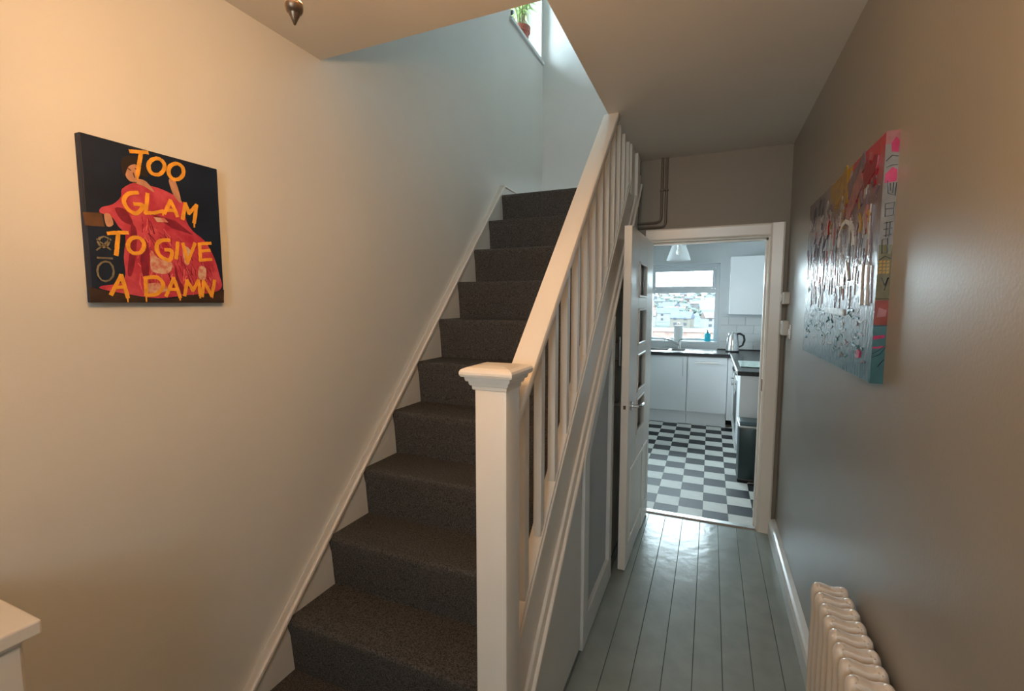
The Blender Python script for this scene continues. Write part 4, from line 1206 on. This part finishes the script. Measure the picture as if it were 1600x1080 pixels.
# glass pendant shade
lx, ly = -0.327, 5.2
t = thing('pendant_lamp', 'clear ribbed glass pendant lamp hanging in front of the kitchen window', 'lamp', (lx, ly, 2.325))
obj('ceiling_rose', L([(0.0, 2.30), (0.045, 2.303), (0.05, 2.326), (0.0, 2.326)], (lx, ly, 0), 20), 'white_plastic', t, smooth=True)
obj('cord', T([(lx, ly, 2.305), (lx, ly, 2.16)], 0.004, 6), 'white_plastic', t)
obj('lamp_holder', L([(0.0, 2.10), (0.020, 2.10), (0.020, 2.15), (0.010, 2.17), (0.0, 2.17)], (lx, ly, 0), 16), 'white_plastic', t, smooth=True)
bm = bmesh.new()
n = 32
rings = []
for r, z in ((0.045, 2.150), (0.062, 2.145), (0.075, 2.120), (0.095, 2.06), (0.118, 1.985), (0.121, 1.980), (0.116, 1.982), (0.092, 2.058), (0.070, 2.118), (0.045, 2.145)):
    rings.append([bm.verts.new((lx + r * (1 + (0.018 if i % 2 else -0.018)) * math.cos(2 * PI * i / n), ly + r * (1 + (0.018 if i % 2 else -0.018)) * math.sin(2 * PI * i / n), z)) for i in range(n)])
for a, b in zip(rings, rings[1:] + rings[:1]):
    for i in range(n):
        bm.faces.new((a[i], a[(i + 1) % n], b[(i + 1) % n], b[i]))
bmesh.ops.recalc_face_normals(bm, faces=bm.faces)
obj('glass_shade', bm, 'shade_glass', t, smooth=True)
obj('bulb', L([(0.0, 2.035), (0.02, 2.04), (0.03, 2.065), (0.018, 2.095), (0.012, 2.105), (0.0, 2.106)], (lx, ly, 0), 16), 'frosted', t, smooth=True)

# ================================================================== OUTSIDE: THE TOWN ON THE HILLSIDE
M['brick'] = pmat('garden_brick', (0.1070, 0.0712, 0.0618), 0.85, spec=0.0, var=0.2, vscale=8)
M['coping'] = pmat('pale_stone_coping', (0.1130, 0.1104, 0.1070), 0.8, spec=0.0)
M['grass'] = pmat('hazy_green_hillside', (0.0372, 0.0418, 0.0396), 0.95, spec=0.0, col2=(0.0476, 0.0510, 0.0488), vscale=0.03)
for nm, c in (('cream', (0.0700, 0.0642, 0.0572)), ('pebbledash', (0.0530, 0.0512, 0.0504)), ('redbrick', (0.0530, 0.0402, 0.0368)), ('white_render', (0.0872, 0.0866, 0.0856))):
    M['house_' + nm] = pmat('house_' + nm, c, 0.9, spec=0.0, var=0.05, vscale=0.4)
M['roof_slate'] = pmat('blue_grey_slate', (0.0440, 0.0500, 0.0656), 0.7, spec=0.0, var=0.1, vscale=0.5)
M['roof_tile'] = pmat('brown_roof_tile', (0.0558, 0.0452, 0.0418), 0.8, spec=0.0, var=0.1, vscale=0.5)
M['tree_leaf'] = pmat('hazy_tree_green', (0.0418, 0.0512, 0.0476), 0.9, spec=0.0, var=0.2, vscale=0.8)
M['bark'] = pmat('grey_bark', (0.2434, 0.2080, 0.1722), 0.9, spec=0.0)
M['dark_window'] = pmat('far_window_glass', (0.0298, 0.0320, 0.0368), 0.3, spec=0.05)

prof = [(8, -0.4), (14, -2.0), (40, -5.5), (120, -8.5), (240, -10.0), (400, -8.0), (600, 0.0), (800, 9.0), (1000, 17.0), (1300, 22.0), (1800, 24.0)]
def ground(y):
    for (a, b), (c, d) in zip(prof, prof[1:]):
        if a <= y <= c:
            return b + (d - b) * (y - a) / (c - a)
    return prof[-1][1]
bm = bmesh.new()
rows = []
xs_ = [-1200, -600, -300, -120, -50, 0, 50, 120, 300, 600, 1200]
rng = random.Random(3)
for y, z in prof:
    rows.append([bm.verts.new((x, y, z)) for x in xs_])
for a, b in zip(rows, rows[1:]):
    for i in range(len(xs_) - 1):
        bm.faces.new((a[i], a[i + 1], b[i + 1], b[i]))
hl = struct('hillside_ground', bm, 'grass', 'pale hazy hillside beyond the kitchen window')
gw = thing('garden_wall', 'brick garden wall with pale coping outside the kitchen window', 'wall', (-1.0, 12.0, -1.6))
obj('brickwork', B(-8, 5, 11.9, 12.15, -1.7, 0.86), 'brick', gw)
obj('coping', B(-8, 5, 11.86, 12.19, 0.86, 0.93), 'coping', gw)

houses = []
def house(x, y, w, d, h, rh, rot, wm, rm, label):
    z = ground(y)
    taken.append((x, y, math.hypot(w, d) / 2 + 1))
    t = thing('house', label, 'house', (x, y, z), 'houses on the far hillside')
    R = Matrix.Translation((x, y, z)) @ Matrix.Rotation(rot, 4, 'Z')
    def put(bm):
        bmesh.ops.transform(bm, matrix=R, verts=bm.verts)
        return bm
    obj('walls', put(B(-w / 2, w / 2, -d / 2, d / 2, -4, h)), wm, t)
    obj('roof', put(P([(-d / 2 - 0.4, h - 0.2), (0, h + rh), (d / 2 + 0.4, h - 0.2)], 'X', -w / 2 - 0.3, w / 2 + 0.3)), rm, t)
    for i in (-1, 1):
        for zz_ in (1.0, 3.6):
            obj('window', put(B(i * w / 4 - 0.7, i * w / 4 + 0.7, -d / 2 - 0.05, -d / 2 + 0.05, zz_, zz_ + 1.3)), 'dark_window', t)
    obj('chimney', put(B(w / 2 - 1.4, w / 2 - 0.5, -0.5, 0.5, h + rh * 0.5, h + rh + 1.0)), 'brick', t)


wl = [('house_cream', 'cream'), ('house_pebbledash', 'grey'), ('house_redbrick', 'brick'), ('house_white_render', 'white')]
rl = [('roof_slate', 'slate'), ('roof_tile', 'brown tiled')]
rng = random.Random(21)
taken = []
for y0 in (250, 310, 375, 445, 520, 600, 690, 790, 900):
    half = y0 * 0.085
    xc = -0.055 * y0
    x = xc - half
    while x < xc + half:
        w = rng.uniform(8, 15)
        wm, wn = rng.choice(wl)
        rm, rn = rng.choice(rl)
        house(x + w / 2, y0 + rng.uniform(-14, 14), w, rng.uniform(7, 9), rng.uniform(4.6, 5.8), rng.uniform(2.4, 3.4), rng.uniform(-0.35, 0.35), wm, rm,
              'small %s walled house with %s roof on the far hillside' % (wn, rn))
        x += w + rng.uniform(2, 14)
tt = None
for k in range(90):
    y = rng.uniform(290, 980)
    x = -0.055 * y + rng.uniform(-0.09, 0.09) * y
    z = ground(y)
    s = rng.uniform(0.6, 1.2) * (1 if y < 500 else 1.4)
    if any(math.hypot(x - a, y - b) < r + 3.4 * s for a, b, r in taken):
        continue
    taken.append((x, y, 3.4 * s))
    if tt is None:
        t = thing('tree', 'rounded green tree among the houses on the far hillside', 'tree', (0, 0, 0), 'trees on the far hillside')
        obj('trunk', T([(0, 0, -1.5), (0, 0, 3.0)], [0.4, 0.25], 6), 'bark', t)
        bm = bmesh.new()
        bmesh.ops.create_icosphere(bm, subdivisions=2, radius=2.6)
        for v in bm.verts:
            v.co *= rng.uniform(0.8, 1.15)
            v.co.z = v.co.z * 0.95 + 4.2
        obj('crown', bm, 'tree_leaf', t)
        tt = t
        o = t
    else:
        o = tt.copy()
        C.objects.link(o)
        for c_ in tt.children:
            q = c_.copy()
            C.objects.link(q)
            q.parent = o
    o.location = (x, y, z)
    o.scale = (s, s, s * rng.uniform(0.85, 1.2))
